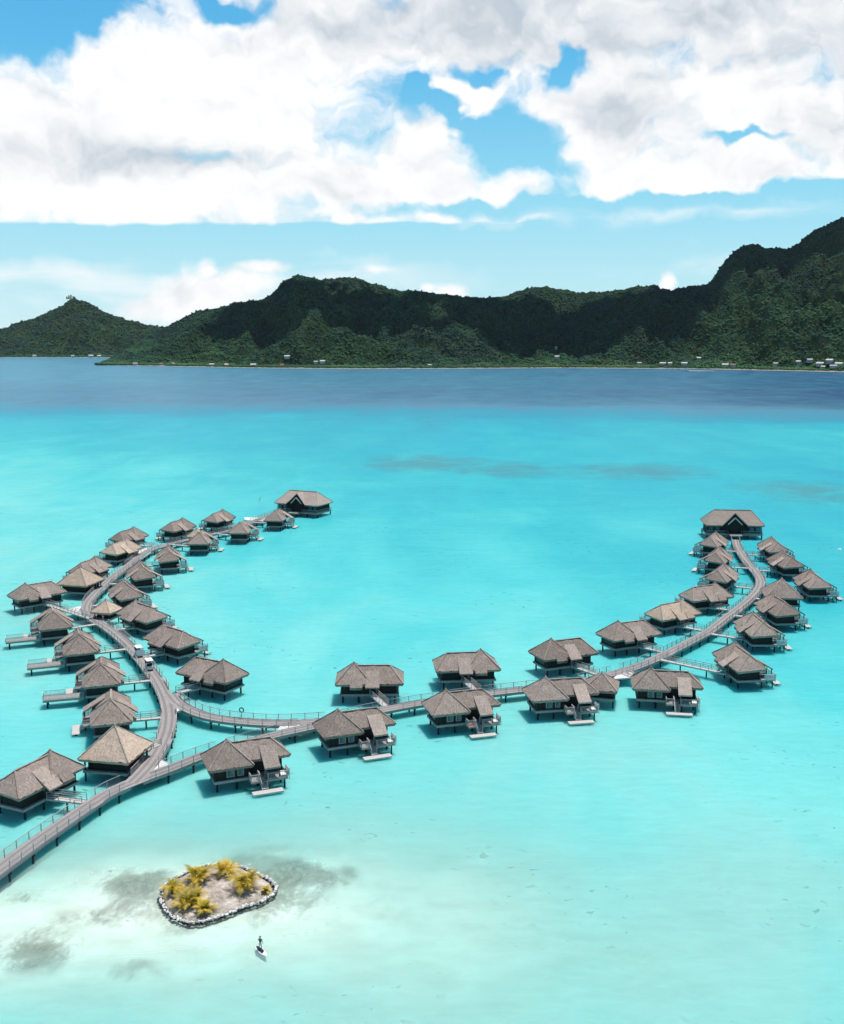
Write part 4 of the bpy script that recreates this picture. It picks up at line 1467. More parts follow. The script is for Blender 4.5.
# ------------------------------------------------------------------ pyramid huts and end lodges
def pyramid(name, apex_px, za, half, ze, rot, tm, label, group, cat, walk=True, end_px=None, half_y=None, keys=('main', 'west', 'link')):
    c0 = at(*apex_px, za)
    r = empty(name, (c0.x, c0.y, 0), R(rot))
    tag(r, label, cat, group)
    hy = half_y or half
    mb = MB()
    c = [(-half, -hy, ze), (half, -hy, ze), (half, hy, ze), (-half, hy, ze)]
    for k in range(4):
        a, b = Vector(c[k]), Vector(c[(k + 1) % 4])
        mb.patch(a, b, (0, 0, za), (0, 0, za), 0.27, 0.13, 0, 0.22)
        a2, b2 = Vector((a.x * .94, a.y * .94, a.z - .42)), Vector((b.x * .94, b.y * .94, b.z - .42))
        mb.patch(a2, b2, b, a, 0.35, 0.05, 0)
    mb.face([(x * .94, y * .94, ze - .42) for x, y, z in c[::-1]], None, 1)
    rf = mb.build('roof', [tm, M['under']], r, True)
    mb = MB()
    for k in range(4):
        ap, a = Vector((0, 0, za + .02)), Vector(c[k]) + Vector((0, 0, .02))
        mb.bar(ap.lerp(a, .02), ap.lerp(a, .97), 0.17, 0.12)
    mb.cyl((0, 0, za - .3), (0, 0, za + .25), 0.32, 0.12, 8)
    mb.build('ridge_cap', M['ridge'], rf)
    w, wy = half - .75, hy - .75
    mb = MB()
    mb.box((-w - .25, -wy - .25, 1.3), (w + .25, wy + .25, ZF)); mb.build('floor', M['greywood'], r)
    mb = MB()
    mb.box((-w + .3, -wy + .3, ZF + .003), (w - .3, wy - .3, ze + .2)); mb.build('wall', M['darkwood'], r)
    for sx in (-1, 1):
        for sy in (-1, 1):
            mb = MB(); mb.cyl((sx * w, sy * wy, -3), (sx * w, sy * wy, ze + .1), .15, .13, 8); mb.build('stilt', M['stilt'], r)
    if walk:
        P0 = Vector((c0.x, c0.y, ZF))
        q, k, i = nearest(at(*end_px, ZD) if end_px else P0, keys)
        d = q - P0; d.z = 0
        m_ = Matrix.Rotation(-R(rot), 4, 'Z') @ d.normalized()
        tt = min((w + .2) / max(abs(m_.x), 1e-4), (wy + .2) / max(abs(m_.y), 1e-4))
        s_ = P0 + d.normalized() * tt
        e_ = q - d.normalized() * (DW - .02)
        e_.z = ZF
        if (e_ - P0).length > tt + .4:
            walkway(r, s_, e_, 1.4)
        GAPS.append(q.copy())
    return r


pyramid('pavilion', (114.8, 725.2), 7.2, 3.85, 3.45, -11, M['thatch_new'], 'big tan pyramid-roofed pavilion in the fork of the jetties', 'pyramid-roofed pavilions on the jetties', 'pavilion', end_px=(163, 741))
pyramid('pavilion', (79.7, 566.9), 7.0, 4.1, 3.4, -14, M['thatch_new'], 'tan pyramid-roofed pavilion outside the sharp bend of the left jetty', 'pyramid-roofed pavilions on the jetties', 'pavilion')
pyramid('pavilion', (781.9, 578.5), 7.0, 4.1, 3.4, -8, M['thatch'], 'grey pyramid-roofed pavilion on the outer side of the right jetty', 'pyramid-roofed pavilions on the jetties', 'pavilion')
pyramid('hut', (601.9, 672.4), 5.4, 2.85, 3.1, -14, M['thatch'], 'small grey pyramid-roofed hut between two front-row villas', 'small pyramid-roofed huts', 'hut', keys=('main',))
pyramid('hut', (106, 599.6), 5.4, 2.5, 3.1, -18, M['thatch_new'], 'small tan pyramid-roofed hut inside the bend of the left jetty', 'small pyramid-roofed huts', 'hut')
pyramid('hut', (196.4, 528.2), 5.4, 2.3, 3.1, -20, M['thatch_new'], 'small pale hut on the far left jetty peeping out behind a villa', 'small pyramid-roofed huts', 'hut')


def lodge(ridge_px, zr, rot, label):
    c0 = at(*ridge_px, zr)
    r = empty('lodge', (c0.x, c0.y, 0), R(rot))
    tag(r, label, 'lodge', 'hip-roofed lodges at the jetty ends')
    HL, HD, ze, rl = 9.0, 5.3, 4.4, 5.7
    mb = MB()
    c = [(-HL, -HD, ze), (HL, -HD, ze), (HL, HD, ze), (-HL, HD, ze)]
    r0, r1 = (-rl, 0, zr), (rl, 0, zr)
    sl = (zr - ze) / HD
    gw, gz = 3.9, zr - .35          # entrance gable half width, apex height
    gy = -(zr - gz) / sl            # where the gable ridge meets the front slope
    # front slope left and right of the gable
    mb.patch(c[0], (-gw, -HD, ze), (0, gy, gz), r0, .5, .10, 0, .12)
    mb.patch((gw, -HD, ze), c[1], r1, (0, gy, gz), .5, .10, 0, .12)
    mb.face([r0, (0, gy, gz), r1, (0, 0.0, zr)], None, 0)
    mb.patch(c[1], c[2], r1, r1, .5, .10, 0, .12)
    mb.patch(c[2], c[3], r0, r1, .5, .10, 0, .12)
    mb.patch(c[3], c[0], r0, r0, .5, .10, 0, .12)
    lo = [(x * .965, y * .95, ze - .4) for x, y, z in c]
    for k in (1, 2, 3):
        mb.patch(lo[k], lo[(k + 1) % 4], c[(k + 1) % 4], c[k], .5, .05, 0)
    mb.patch(lo[0], (-gw, -HD * .95, ze - .4), (-gw, -HD, ze), c[0], .5, .05, 0)
    mb.patch((gw, -HD * .95, ze - .4), lo[1], c[1], (gw, -HD, ze), .5, .05, 0)
    rf = mb.build('roof', [M['thatch_flap'], M['under']], r, True)
    # gable roof slopes running forward
    mb = MB()
    yf = -HD - .15
    for s in (-1, 1):
        A, B, C, D = Vector((s * (gw + .15), yf, ze - .1)), Vector((s * (gw + .15), -HD + 1.2, ze - .1)), Vector((0, gy + .3, gz + .12)), Vector((0, yf + 1.2, gz + .12))
        if s > 0:
            mb.patch(A, B, C, D, .5, .06, 0)
        else:
            mb.patch(B, A, D, C, .5, .06, 0)
        dn = Vector((0, 0, -.3))
        mb.face([A, D, D + dn, A + dn] if s < 0 else [D, A, A + dn, D + dn], None, 0)
        mb.face([A + dn, D + dn, C + dn, B + dn] if s > 0 else [D + dn, A + dn, B + dn, C + dn], None, 1)
    g = mb.build('gable_roof', [M['thatch_flap'], M['under']], r, True)
    mb = MB()
    for s in (-1, 1):
        mb.bar((s * 2.15, -HD + .35, ze + .2), (0, -HD + .35, gz - 1.35), 0.14, 0.34)
    mb.build('truss', M['palewood'], r)
    mb = MB()
    mb.bar((-rl, 0, zr + .05), (rl, 0, zr + .05), .3, .2)
    for a, q in ((r0, c[0]), (r0, c[3]), (r1, c[1]), (r1, c[2])):
        a, q = Vector(a), Vector(q)
        mb.bar(a, a.lerp(q, .97) + Vector((0, 0, .03)), .2, .15)
    mb.build('ridge_cap', M['ridge'], rf)
    mb = MB()
    mb.box((-HL + 1.0, -HD + 1.3, ZF + .003), (HL - 1.0, HD - 1.0, ze + .1))
    mb.face([(-gw + .5, -HD + 1.25, ze + .1), (gw - .5, -HD + 1.25, ze + .1), (0, -HD + 1.25, gz - .5)])
    for x in (-8.2, -6.2, -4.2, 4.2, 6.2, 8.2):
        mb.box((x - .12, -HD + 1.15, ZF + .003), (x + .12, -HD + 1.29, ze))
    mb.build('wall', M['darkwood'], r)
    for x in (-7.2, -5.2, 5.2, 7.2):
        mb = MB()
        mb.box((x - .75, -HD + 1.2, 2.2), (x + .75, -HD + 1.28, 3.7))
        w_ = mb.build('window', M['stilt'], r)
        mb = MB(); mb.box((x - .65, -HD + 1.17, 2.3), (x + .65, -HD + 1.195, 3.6)); mb.build('pane', M['glass'], w_)
    mb = MB()
    mb.box((-1.0, -HD + 1.18, ZF + .01), (1.0, -HD + 1.24, 3.9)); mb.build('door', M['stilt'], r)
    mb = MB()
    mb.box((-HL + .5, -HD + .5, 1.2), (HL - .5, HD - .5, ZF))
    mb.box((-1.8, -HD - 2.2, 1.25), (1.8, -HD + .49, ZF - .01)); mb.build('floor', M['greywood'], r)
    mb = MB()
    picket_rail(mb, [(-HL + .6, -HD + .6), (-2.0, -HD + .6)], ZF, .95, .3)
    picket_rail(mb, [(2.0, -HD + .6), (HL - .6, -HD + .6), (HL - .6, HD - .6)], ZF, .95, .3)
    mb.build('railing', M['railwood'], r)
    for x in (-8.3, -4.2, 0, 4.2, 8.3):
        for y in (-4.3, 4.3):
            mb = MB(); mb.cyl((x, y, -3.5), (x, y, 1.2), .2, .2, 8); mb.build('stilt', M['stilt'], r)
    for x in (-2.4, 2.4):
        mb = MB(); mb.cyl((x, -HD + .35, ZF), (x, -HD + .35, ze + .3), .16, .16, 8); mb.build('post', M['stilt'], r)
    GAPS.append(Vector(loc2w(r, (0, -HD - 2.0, ZF))))
    return r


LR = lodge((732.5, 510.0), 8.4, -5, 'large thatched lodge with dark entrance gable at the end of the right jetty')
LL = lodge((303.5, 491.0), 8.4, -26, 'large thatched lodge with dark entrance gable at the end of the left jetty')
mb = MB()
# ------------------------------------------------------------------ the jetties themselves
RAIL_STYLE = 2.0


def near_gap(p, rad):
    return any((g.xy - p.xy).length < rad for g in GAPS)


def on_other(p, key):
    return any(k != key and (q.xy - p.xy).length < DW + .35 for k, i, q in ALLP)


def jetty(key, name, label, dz, pads):
    P = PATHS[key]
    n = len(P)
    c0 = P[0]
    root = empty(name, (c0.x, c0.y, 0))
    tag(root, label, 'jetty')
    L = [p - Vector((c0.x, c0.y, 0)) for p in P]
    tang = [(L[min(i + 1, n - 1)] - L[max(i - 1, 0)]).normalized() for i in range(n)]
    side = [Vector((t.y, -t.x, 0)) for t in tang]
    z = ZD + dz
    mb = MB()
    acc = 0
    for i in range(n - 1):
        a, b = L[i], L[i + 1]
        l2 = acc + (b - a).length
        A = [a - side[i] * DW, a + side[i] * DW, b + side[i + 1] * DW, b - side[i + 1] * DW]
        A = [Vector((v.x, v.y, z)) for v in A]
        lo = [v - Vector((0, 0, .10)) for v in A]
        mb.face(A, [(acc, -DW), (acc, DW), (l2, DW), (l2, -DW)])
        mb.face(lo[::-1], [(0, 0)] * 4)
        mb.face([A[0], A[3], lo[3], lo[0]], [(acc, 0), (l2, 0), (l2, .1), (acc, .1)])
        mb.face([A[2], A[1], lo[1], lo[2]], [(acc, 0), (l2, 0), (l2, .1), (acc, .1)])
        acc = l2
    mb.build('deck', M['deck'], root)
    for e in (-1, 1):
        mb = MB()
        for i in range(n - 1):
            if on_other(P[i] + side[i] * e * DW, key) and on_other(P[i + 1] + side[i + 1] * e * DW, key):
                if mb.f:
                    mb.build('beam', M['greywood'], root)
                    mb = MB()
                continue
            a, b = L[i] + side[i] * e * (DW - .12), L[i + 1] + side[i + 1] * e * (DW - .12)
            a, b = Vector((a.x, a.y, z - .28)), Vector((b.x, b.y, z - .28))
            mb.bar(a, b, .14, .34)
        if mb.f:
            mb.build('beam', M['greywood'], root)
    # pile bents
    step = 4
    piles = 0
    for i in range(2, n, step):
        if on_other(P[i], key):
            continue
        mb = MB()
        mb.bar(Vector((L[i].x, L[i].y, z - .55)) - side[i] * (DW + .1), Vector((L[i].x, L[i].y, z - .55)) + side[i] * (DW + .1), .22, .2)
        cb = mb.build('crossbeam', M['stilt'], root)
        if (i // step) % 1 == 0:
            for e in (-1, 1):
                p = L[i] + side[i] * e * (DW - .2)
                mb = MB()
                mb.cyl((p.x, p.y, -3.2), (p.x, p.y, z - .65), .15, .14, 8)
                mb.build('pile', M['stilt'], cb)
    # railings, one part for every run between two openings
    budget = {'n': 0}
    pm = None

    def flush(mb, spots):
        nonlocal pm
        if not mb.f:
            return
        rl = mb.build('railing', M['railwood'], root)
        rest = MB()
        for a in spots:
            if budget['n'] < 100:
                budget['n'] += 1
                if pm is None:
                    p_ = MB(); p_.box((-.045, -.045, z), (.045, .045, z + 1.06))
                    o = pm = p_.build('post', M['railwood'], rl)
                else:
                    o = pm.copy()
                    COL.objects.link(o)
                    o.parent = rl
                o.location = (a.x, a.y, 0)
            else:
                rest.box((a.x - .045, a.y - .045, z), (a.x + .045, a.y + .045, z + 1.06))
        if rest.f:
            rest.build('posts', M['railwood'], rl)['kind'] = 'stuff'

    for e in (-1, 1):
        mb, spots = MB(), []
        for i in range(n - 1):
            p0, p1 = P[i] + side[i] * e * (DW - .05), P[i + 1] + side[i + 1] * e * (DW - .05)
            if near_gap(p0, 1.45) or near_gap(p1, 1.45) or on_other(p0, key) or on_other(p1, key):
                flush(mb, spots)
                mb, spots = MB(), []
                continue
            a, b = L[i] + side[i] * e * (DW - .05), L[i + 1] + side[i + 1] * e * (DW - .05)
            for hh, th in ((.98, .07), (.70, .03), (.45, .03), (.2, .03)):
                mb.bar(Vector((a.x, a.y, z + hh)), Vector((b.x, b.y, z + hh)), th, th)
            if i % 2 == 0:
                spots.append(a)
        flush(mb, spots)
    # pale landings in the forks
    for q in pads:
        W = [at(x, y, z - .012) - Vector((c0.x, c0.y, 0)) for x, y in q]
        if (W[1] - W[0]).cross(W[2] - W[0]).z < 0:
            W = W[::-1]
        mb = MB()
        mb.face(W)
        lo = [v - Vector((0, 0, .25)) for v in W]
        mb.face(lo[::-1])
        for i in range(len(W)):
            j = (i + 1) % len(W)
            mb.face([W[j], W[i], lo[i], lo[j]])
        mb.build('landing', M['concrete'], root)
    return root


jetty('main', 'jetty', 'long curved grey jetty sweeping from the lower left to the right lodge', 0.0, [[(612, 679), (620, 672.5), (634, 671.5), (631, 677.5)], [(277, 731), (281, 724), (293, 723), (306, 727)], [(150, 775), (157, 760), (160, 758.5), (172, 766)]])
jetty('west', 'jetty', 'curved grey jetty along the left arm, carrying two golf carts', 0.009, [[(66, 609), (84, 605.5), (90, 619)], [(174, 700), (174.5, 712), (186, 709)], [(244, 517.2), (266, 517.6), (264, 521.5), (245, 520)], [(130, 555), (146, 547.5), (151, 552), (138, 561)]])
jetty('link', 'jetty', 'short curved grey jetty linking the left arm to the front row', 0.018, [])


# ------------------------------------------------------------------ golf carts
def path_pose(key, px, py):
    q, k, i = nearest(at(px, py, ZD), (key,))
    P = PATHS[key]
    t = P[min(i + 1, len(P) - 1)] - P[max(i - 1, 0)]
    return q, math.atan2(t.y, t.x)


def cart(px, py, flipdir, label, boxed):
    q, th = path_pose('west', px, py)
    r = empty('golf_cart', (q.x, q.y, ZD + .012), th + (math.pi if flipdir else 0))
    tag(r, label, 'golf cart', 'white golf carts on the left jetty')
    mb = MB()
    mb.box((-1.15, -.52, .28), (1.0, .52, .42))
    mb.box((-1.15, -.50, .42), (-.35, .50, .78))
    mb.face([(.55, -.5, .42), (1.12, -.5, .42), (1.0, -.5, .85), (.62, -.5, .95)])
    mb.face([(1.12, .5, .42), (.55, .5, .42), (.62, .5, .95), (1.0, .5, .85)])
    mb.face([(1.12, -.5, .42), (1.12, .5, .42), (1.0, .5, .85), (1.0, -.5, .85)])
    mb.face([(1.0, -.5, .85), (1.0, .5, .85), (.62, .5, .95), (.62, -.5, .95)])
    mb.face([(.55, .5, .42), (.55, -.5, .42), (.62, -.5, .95), (.62, .5, .95)])
    if boxed:
        mb.box((-1.3, -.54, .60), (-.75, .54, 1.45))
    mb.build('body', M['white'], r)
    mb = MB()
    mb.box((-1.25, -.6, 1.84), (.85, .6, 1.90)); mb.box((-1.2, -.55, 1.90), (.8, .55, 1.94)); mb.build('roof', M['white'], r)
    for x, x2 in ((-1.1, -1.05), (.85, .7)):
        for y in (-.52, .52):
            mb = MB(); mb.bar((x, y, .8), (x2, y, 1.84), .05, .05); mb.build('roof_post', M['black'], r)
    mb = MB(); mb.box((-.7, -.46, .78), (-.1, .46, .90)); mb.box((-.72, -.46, .90), (-.6, .46, 1.3)); mb.build('seat', M['black'], r)
    mb = MB()
    mb.face([(.93, -.5, .92), (.93, .5, .92), (.76, .5, 1.78), (.76, -.5, 1.78)]); mb.face([(.91, .5, .92), (.91, -.5, .92), (.74, -.5, 1.78), (.74, .5, 1.78)]); mb.build('windscreen', M['glass'], r)
    for x in (-.8, .78):
        for y in (-.45, .45):
            mb = MB(); mb.cyl((x, y - .09, .22), (x, y + .09, .22), .22, .22, 12); w_ = mb.build('wheel', M['black'], r)
            mb = MB(); mb.cyl((x, y - .10, .22), (x, y + .10, .22), .11, .11, 10); mb.build('rim', M['white'], w_)
    mb = MB(); mb.cyl((.45, -.2, .85), (.38, -.2, 1.12), .02, .02, 6); mb.cyl((.37, -.2, 1.10), (.39, -.2, 1.13), .17, .17, 12); mb.build('steering_wheel', M['black'], r)


cart(139.3, 656.2, False, 'boxy white golf cart on the left jetty, the farther of the two', True)
cart(150.3, 669.8, False, 'white-roofed golf cart on the left jetty, the nearer of the two', False)

# life ring on the rail of the link jetty
q, th = path_pose('link', 236, 720)
bm = bmesh.new()
R1, r1 = .36, .09
ring = []
for i in range(20):
    a = i / 20 * 2 * math.pi
    ring.append([bm.verts.new(((R1 + r1 * math.cos(b)) * math.cos(a), r1 * math.sin(b), (R1 + r1 * math.cos(b)) * math.sin(a))) for b in [k / 8 * 2 * math.pi for k in range(8)]])
for i in range(20):
    for k in range(8):
        bm.faces.new([ring[i][k], ring[i][(k + 1) % 8], ring[(i + 1) % 20][(k + 1) % 8], ring[(i + 1) % 20][k]])
me = bpy.data.meshes.new('life_ring')
bm.to_mesh(me); bm.free()
me.materials.append(M['stilt'])
o = bpy.data.objects.new('life_ring', me)
COL.objects.link(o)
nrm = Vector((-math.sin(th), math.cos(th), 0))
o.location = q + nrm * (DW - .05 + .14) * (1 if nrm.y > 0 else -1) + Vector((0, 0, 1.3))
o.rotation_euler = (0, 0, th)
tag(o, 'dark life ring hung on the far railing of the link jetty', 'life ring')


# ------------------------------------------------------------------ the palm islet
def islet():
    zt = 0.42
    px = [(60, 280), (72, 252), (90, 235), (120, 205), (160, 185), (230, 150), (320, 120), (400, 108), (480, 112), (560, 125), (640, 165), (700, 190), (745, 222), (762, 255), (745, 290), (700, 318), (640, 345), (560, 370), (480, 400), (420, 425), (360, 445), (300, 460), (250, 462), (190, 450), (140, 425), (100, 390), (75, 350), (62, 315)]
    poly = [at(150 + x / 6.03, 845 + y / 6.03, zt) for x, y in px]
    cen = sum(poly, Vector()) / len(poly)
    # sand mound
    m, nt, b = new_mat('islet_sand')
    pos = nt.nodes.new('ShaderNodeNewGeometry').outputs['Position']
    n = noise_n(nt, 0.8, pos, 7, 0.7)
    n2 = noise_n(nt, 6.0, pos, 4, 0.7)
    r = ramp(nt, [(0.36, (0.15, 0.11, 0.085)), (0.5, (0.38, 0.33, 0.28)), (0.62, (0.60, 0.56, 0.51))])
    nt.links.new(math_n(nt, 'ADD', math_n(nt, 'MULTIPLY', n, .65), math_n(nt, 'MULTIPLY', n2, .35)), r.inputs[0])
    nt.links.new(r.outputs[0], b.inputs['Base Color'])
    b.inputs['Roughness'].default_value = 1
    bump(nt, n2, .8, .15, b)
    dense = []
    for a, b_ in zip(poly, poly[1:] + poly[:1]):
        for k in range(3):
            dense.append(a.lerp(b_, k / 3))
    mb_ = MB()
    K = 14
    for i in range(len(dense)):
        a, b_ = dense[i], dense[(i + 1) % len(dense)]
        for k in range(K):
            def pt(p, t):
                q = cen.lerp(p, t)
                z = zt * 0.62 + .28 * (1 - t ** 2) + noise.noise(q * 1.1) * .12 + noise.noise(q * 3.5) * .06
                if t >= 1.0:
                    z = -1.0
                return Vector((q.x, q.y, z))
            t0, t1 = k / K, (k + 1) / K
            q = [pt(a, t0), pt(a, t1), pt(b_, t1), pt(b_, t0)]
            mb_.face(q[::-1] if k else [q[2], q[1], q[0]])
    o = mb_.build('islet_ground', m, None, True)
    o['kind'] = 'structure'
    bm = bmesh.new(); bm.from_mesh(o.data); bmesh.ops.recalc_face_normals(bm, faces=bm.faces); bm.to_mesh(o.data); bm.free()
    # ring of bleached stones
    m, nt, b = new_mat('bleached_stone')
    pos = nt.nodes.new('ShaderNodeNewGeometry').outputs['Position']
    sx = nt.nodes.new('ShaderNodeSeparateXYZ'); nt.links.new(pos, sx.inputs[0])
    n = noise_n(nt, 3.0, pos, 5, .65)
    r = ramp(nt, [(.3, (.30, .28, .26)), (.5, (.62, .60, .58)), (.7, (.80, .79, .77))])
    nt.links.new(n, r.inputs[0])
    wet_shade = mapr(nt, math_n(nt, 'MULTIPLY_ADD', n, .22, sx.outputs[2]), .30, .46, 1.0, 0.0)  # damp foot, and the shade on the stones' sides painted in with it
    nt.links.new(mix(nt, wet_shade, r.outputs[0], (.035, .033, .028)), b.inputs['Base Color'])
    b.inputs['Roughness'].default_value = .9
    bump(nt, n, .6, .08, b)
    bmr = bmesh.new()
    for i in range(len(dense)):
        a, b_ = dense[i], dense[(i + 1) % len(dense)]
        nn = max(1, int((b_ - a).length / .17))
        for k in range(nn):
            for lay in range(2):
                p = a.lerp(b_, (k + random.random() * .5) / nn)
                s = random.uniform(.09, .23)
                out = (p - cen); out.z = 0; out.normalize()
                p = p + out * random.uniform(-.16, .14) + Vector((0, 0, (-.36 if lay == 0 else -.10) + random.uniform(-.05, .08)))
                mt = Matrix.Translation(p) @ Matrix.Rotation(random.random() * 6, 4, 'Z') @ Matrix.Rotation(random.random(), 4, 'X') @ Matrix.Diagonal((s * random.uniform(.8, 1.4), s, s * random.uniform(.65, .95), 1))
                g = bmesh.ops.create_icosphere(bmr, subdivisions=1, radius=1.0, matrix=mt)
                for v in g['verts']:
                    v.co += Vector((random.uniform(-.05, .05), random.uniform(-.05, .05), random.uniform(-.05, .05)))
    me = bpy.data.meshes.new('stone_border')
    bmr.to_mesh(me); bmr.free()
    me.materials.append(m)
    o = bpy.data.objects.new('stone_border', me)
    COL.objects.link(o)
    tag(o, 'low ring of bleached stones round the islet, damp foot and shaded sides painted dark', 'stone border')
    return cen, zt


ICEN, IZ = islet()


def palm_mat():
    m, nt, b = new_mat('palm_fronds')
    rnd = nt.nodes.new('ShaderNodeAttribute'); rnd.attribute_name = 'tone'
    pos = nt.nodes.new('ShaderNodeNewGeometry').outputs['Position']
    f = math_n(nt, 'ADD', math_n(nt, 'MULTIPLY', rnd.outputs['Fac'], .8), math_n(nt, 'MULTIPLY', noise_n(nt, 4, pos, 3), .2))
    r = ramp(nt, [(.02, (.07, .10, .012)), (.25, (.34, .28, .02)), (.5, (.66, .46, .03)), (.9, (.80, .55, .08))])
    nt.links.new(f, r.inputs[0])
    nt.links.new(r.outputs[0], b.inputs['Base Color'])
    b.inputs['Roughness'].default_value = .55
    # thin leaves let some light through
    tl = nt.nodes.new('ShaderNodeBsdfTranslucent')
    nt.links.new(r.outputs[0], tl.inputs['Color'])
    ms = nt.nodes.new('ShaderNodeMixShader'); ms.inputs[0].default_value = .3
    nt.links.new(b.outputs[0], ms.inputs[1]); nt.links.new(tl.outputs[0], ms.inputs[2])
    nt.links.new(ms.outputs[0], nt.nodes['Material Output'].inputs['Surface'])
    return m


PALM = palm_mat()


def palm(px, py, size, crowns_, label, green):
    base = at(px, py, .5)
    r = empty('palm', (base.x, base.y, .38))
    tag(r, label, 'palm', 'young palms on the islet')
    V, Fc, tone = [], [], []

    def quad(a, b, c, d, t):
        i = len(V)
        V.extend([a[:], b[:], c[:], d[:]]); Fc.append((i, i + 1, i + 2, i + 3)); tone.extend([t] * 4)

    st = MB()
    for (cx, cy, h) in crowns_:
        h *= .70
        st.cyl((cx * .6, cy * .6, -.15), (cx, cy, h), .11, .07, 7)
        nf = 20
        for k in range(nf):
            a = k * 2.4 + random.uniform(-.2, .2)
            lift = R(random.uniform(25, 92))
            ln = size * random.uniform(.85, 1.5)
            t0 = min(1, max(0, random.gauss(.55 - green, .2) - (.25 if lift > R(65) else 0)))
            d = Vector((math.cos(a), math.sin(a), 0))
            p = Vector((cx, cy, h))
            ang = lift
            prev = p.copy()
            sd_ = Vector((-d.y, d.x, 0))
            segs = 9
            for s in range(segs):
                t = (s + 1) / segs
                ang -= R(4 + 9 * t)
                q = prev + (d * math.cos(ang) + Vector((0, 0, 1)) * math.sin(ang)) * (ln / segs)
                w = .016 * (1 - .6 * t)
                quad(prev - sd_ * w, prev + sd_ * w, q + sd_ * w, q - sd_ * w, t0 + .15)
                ll = ln * .25 * math.sin(math.pi * (0.18 + .8 * t)) + .05
                fwd = (q - prev).normalized()
                for e in (-1, 1):
                    for half in (0, .5):
                        o_ = prev.lerp(q, half)
                        tip = o_ + (sd_ * e * .78 + fwd * .62 + Vector((0, 0, -.22 + random.uniform(-.15, .15)))) * ll
                        wv = fwd * .034
                        quad(o_ - wv, o_ + wv, tip + wv * .25, tip - wv * .25, t0 + random.uniform(-.12, .12))
                prev = q
    me = bpy.data.meshes.new('fronds')
    me.from_pydata(V, [], Fc)
    at_ = me.attributes.new('tone', 'FLOAT', 'POINT')
    at_.data.foreach_set('value', [min(1, max(0, t)) for t in tone])
    me.materials.append(PALM)
    o = bpy.data.objects.new('fronds', me)
    COL.objects.link(o); o.parent = r
    st.build('stem', M['stilt'], r)


palm(172.5, 893, 1.25, [(0, 0, .8), (.2, .3, .5)], 'slim yellow palm at the left end of the islet', 0.0)
palm(198, 881, 1.45, [(-.5, .2, 1.0), (.5, .3, 1.1), (.15, -.5, .7)], 'big yellow-green palm clump at the back left of the islet', .05)
palm(224, 874.5, 1.35, [(-.3, 0, .9), (.6, .1, .7)], 'orange-yellow palm at the back middle of the islet', -.08)
palm(244.5, 889, 1.55, [(-.4, .1, 1.1), (.5, .2, 1.1), (.1, -.4, .8)], 'large yellow palm clump on the right side of the islet', .02)
palm(189, 905, 1.4, [(-.6, -.1, .7), (.3, .3, .9), (.7, .7, .7), (.0, -.4, .5)], 'broad low yellow palm clump at the front left of the islet', .0)
palm(203.5, 912, 1.15, [(0, 0, .6), (.3, .1, .5)], 'small palm at the front rim of the islet, nearest the stones', .05)
palm(266, 891, .65, [(0, 0, .2)], 'tiny yellowish palm seedling at the right end of the islet', -.05)


# ------------------------------------------------------------------ people on boards
def skin_mesh(name, joints, edges, root_j, mat, parent, lv=2):
    me = bpy.data.meshes.new(name)
    names = list(joints)
    me.from_pydata([joints[k][0] for k in names], [(names.index(a), names.index(b)) for a, b in edges], [])
    o = bpy.data.objects.new(name, me)
    COL.objects.link(o)
    sk = o.modifiers.new('skin', 'SKIN')
    sk.use_smooth_shade = True
    for i, k in enumerate(names):
        r = joints[k][1]
        me.skin_vertices[0].data[i].radius = (r, r) if not isinstance(r, tuple) else r
        me.skin_vertices[0].data[i].use_root = (k == root_j)
    o.modifiers.new('subsurf', 'SUBSURF').render_levels = lv
    me.materials.append(mat)
    o.parent = parent
    return o


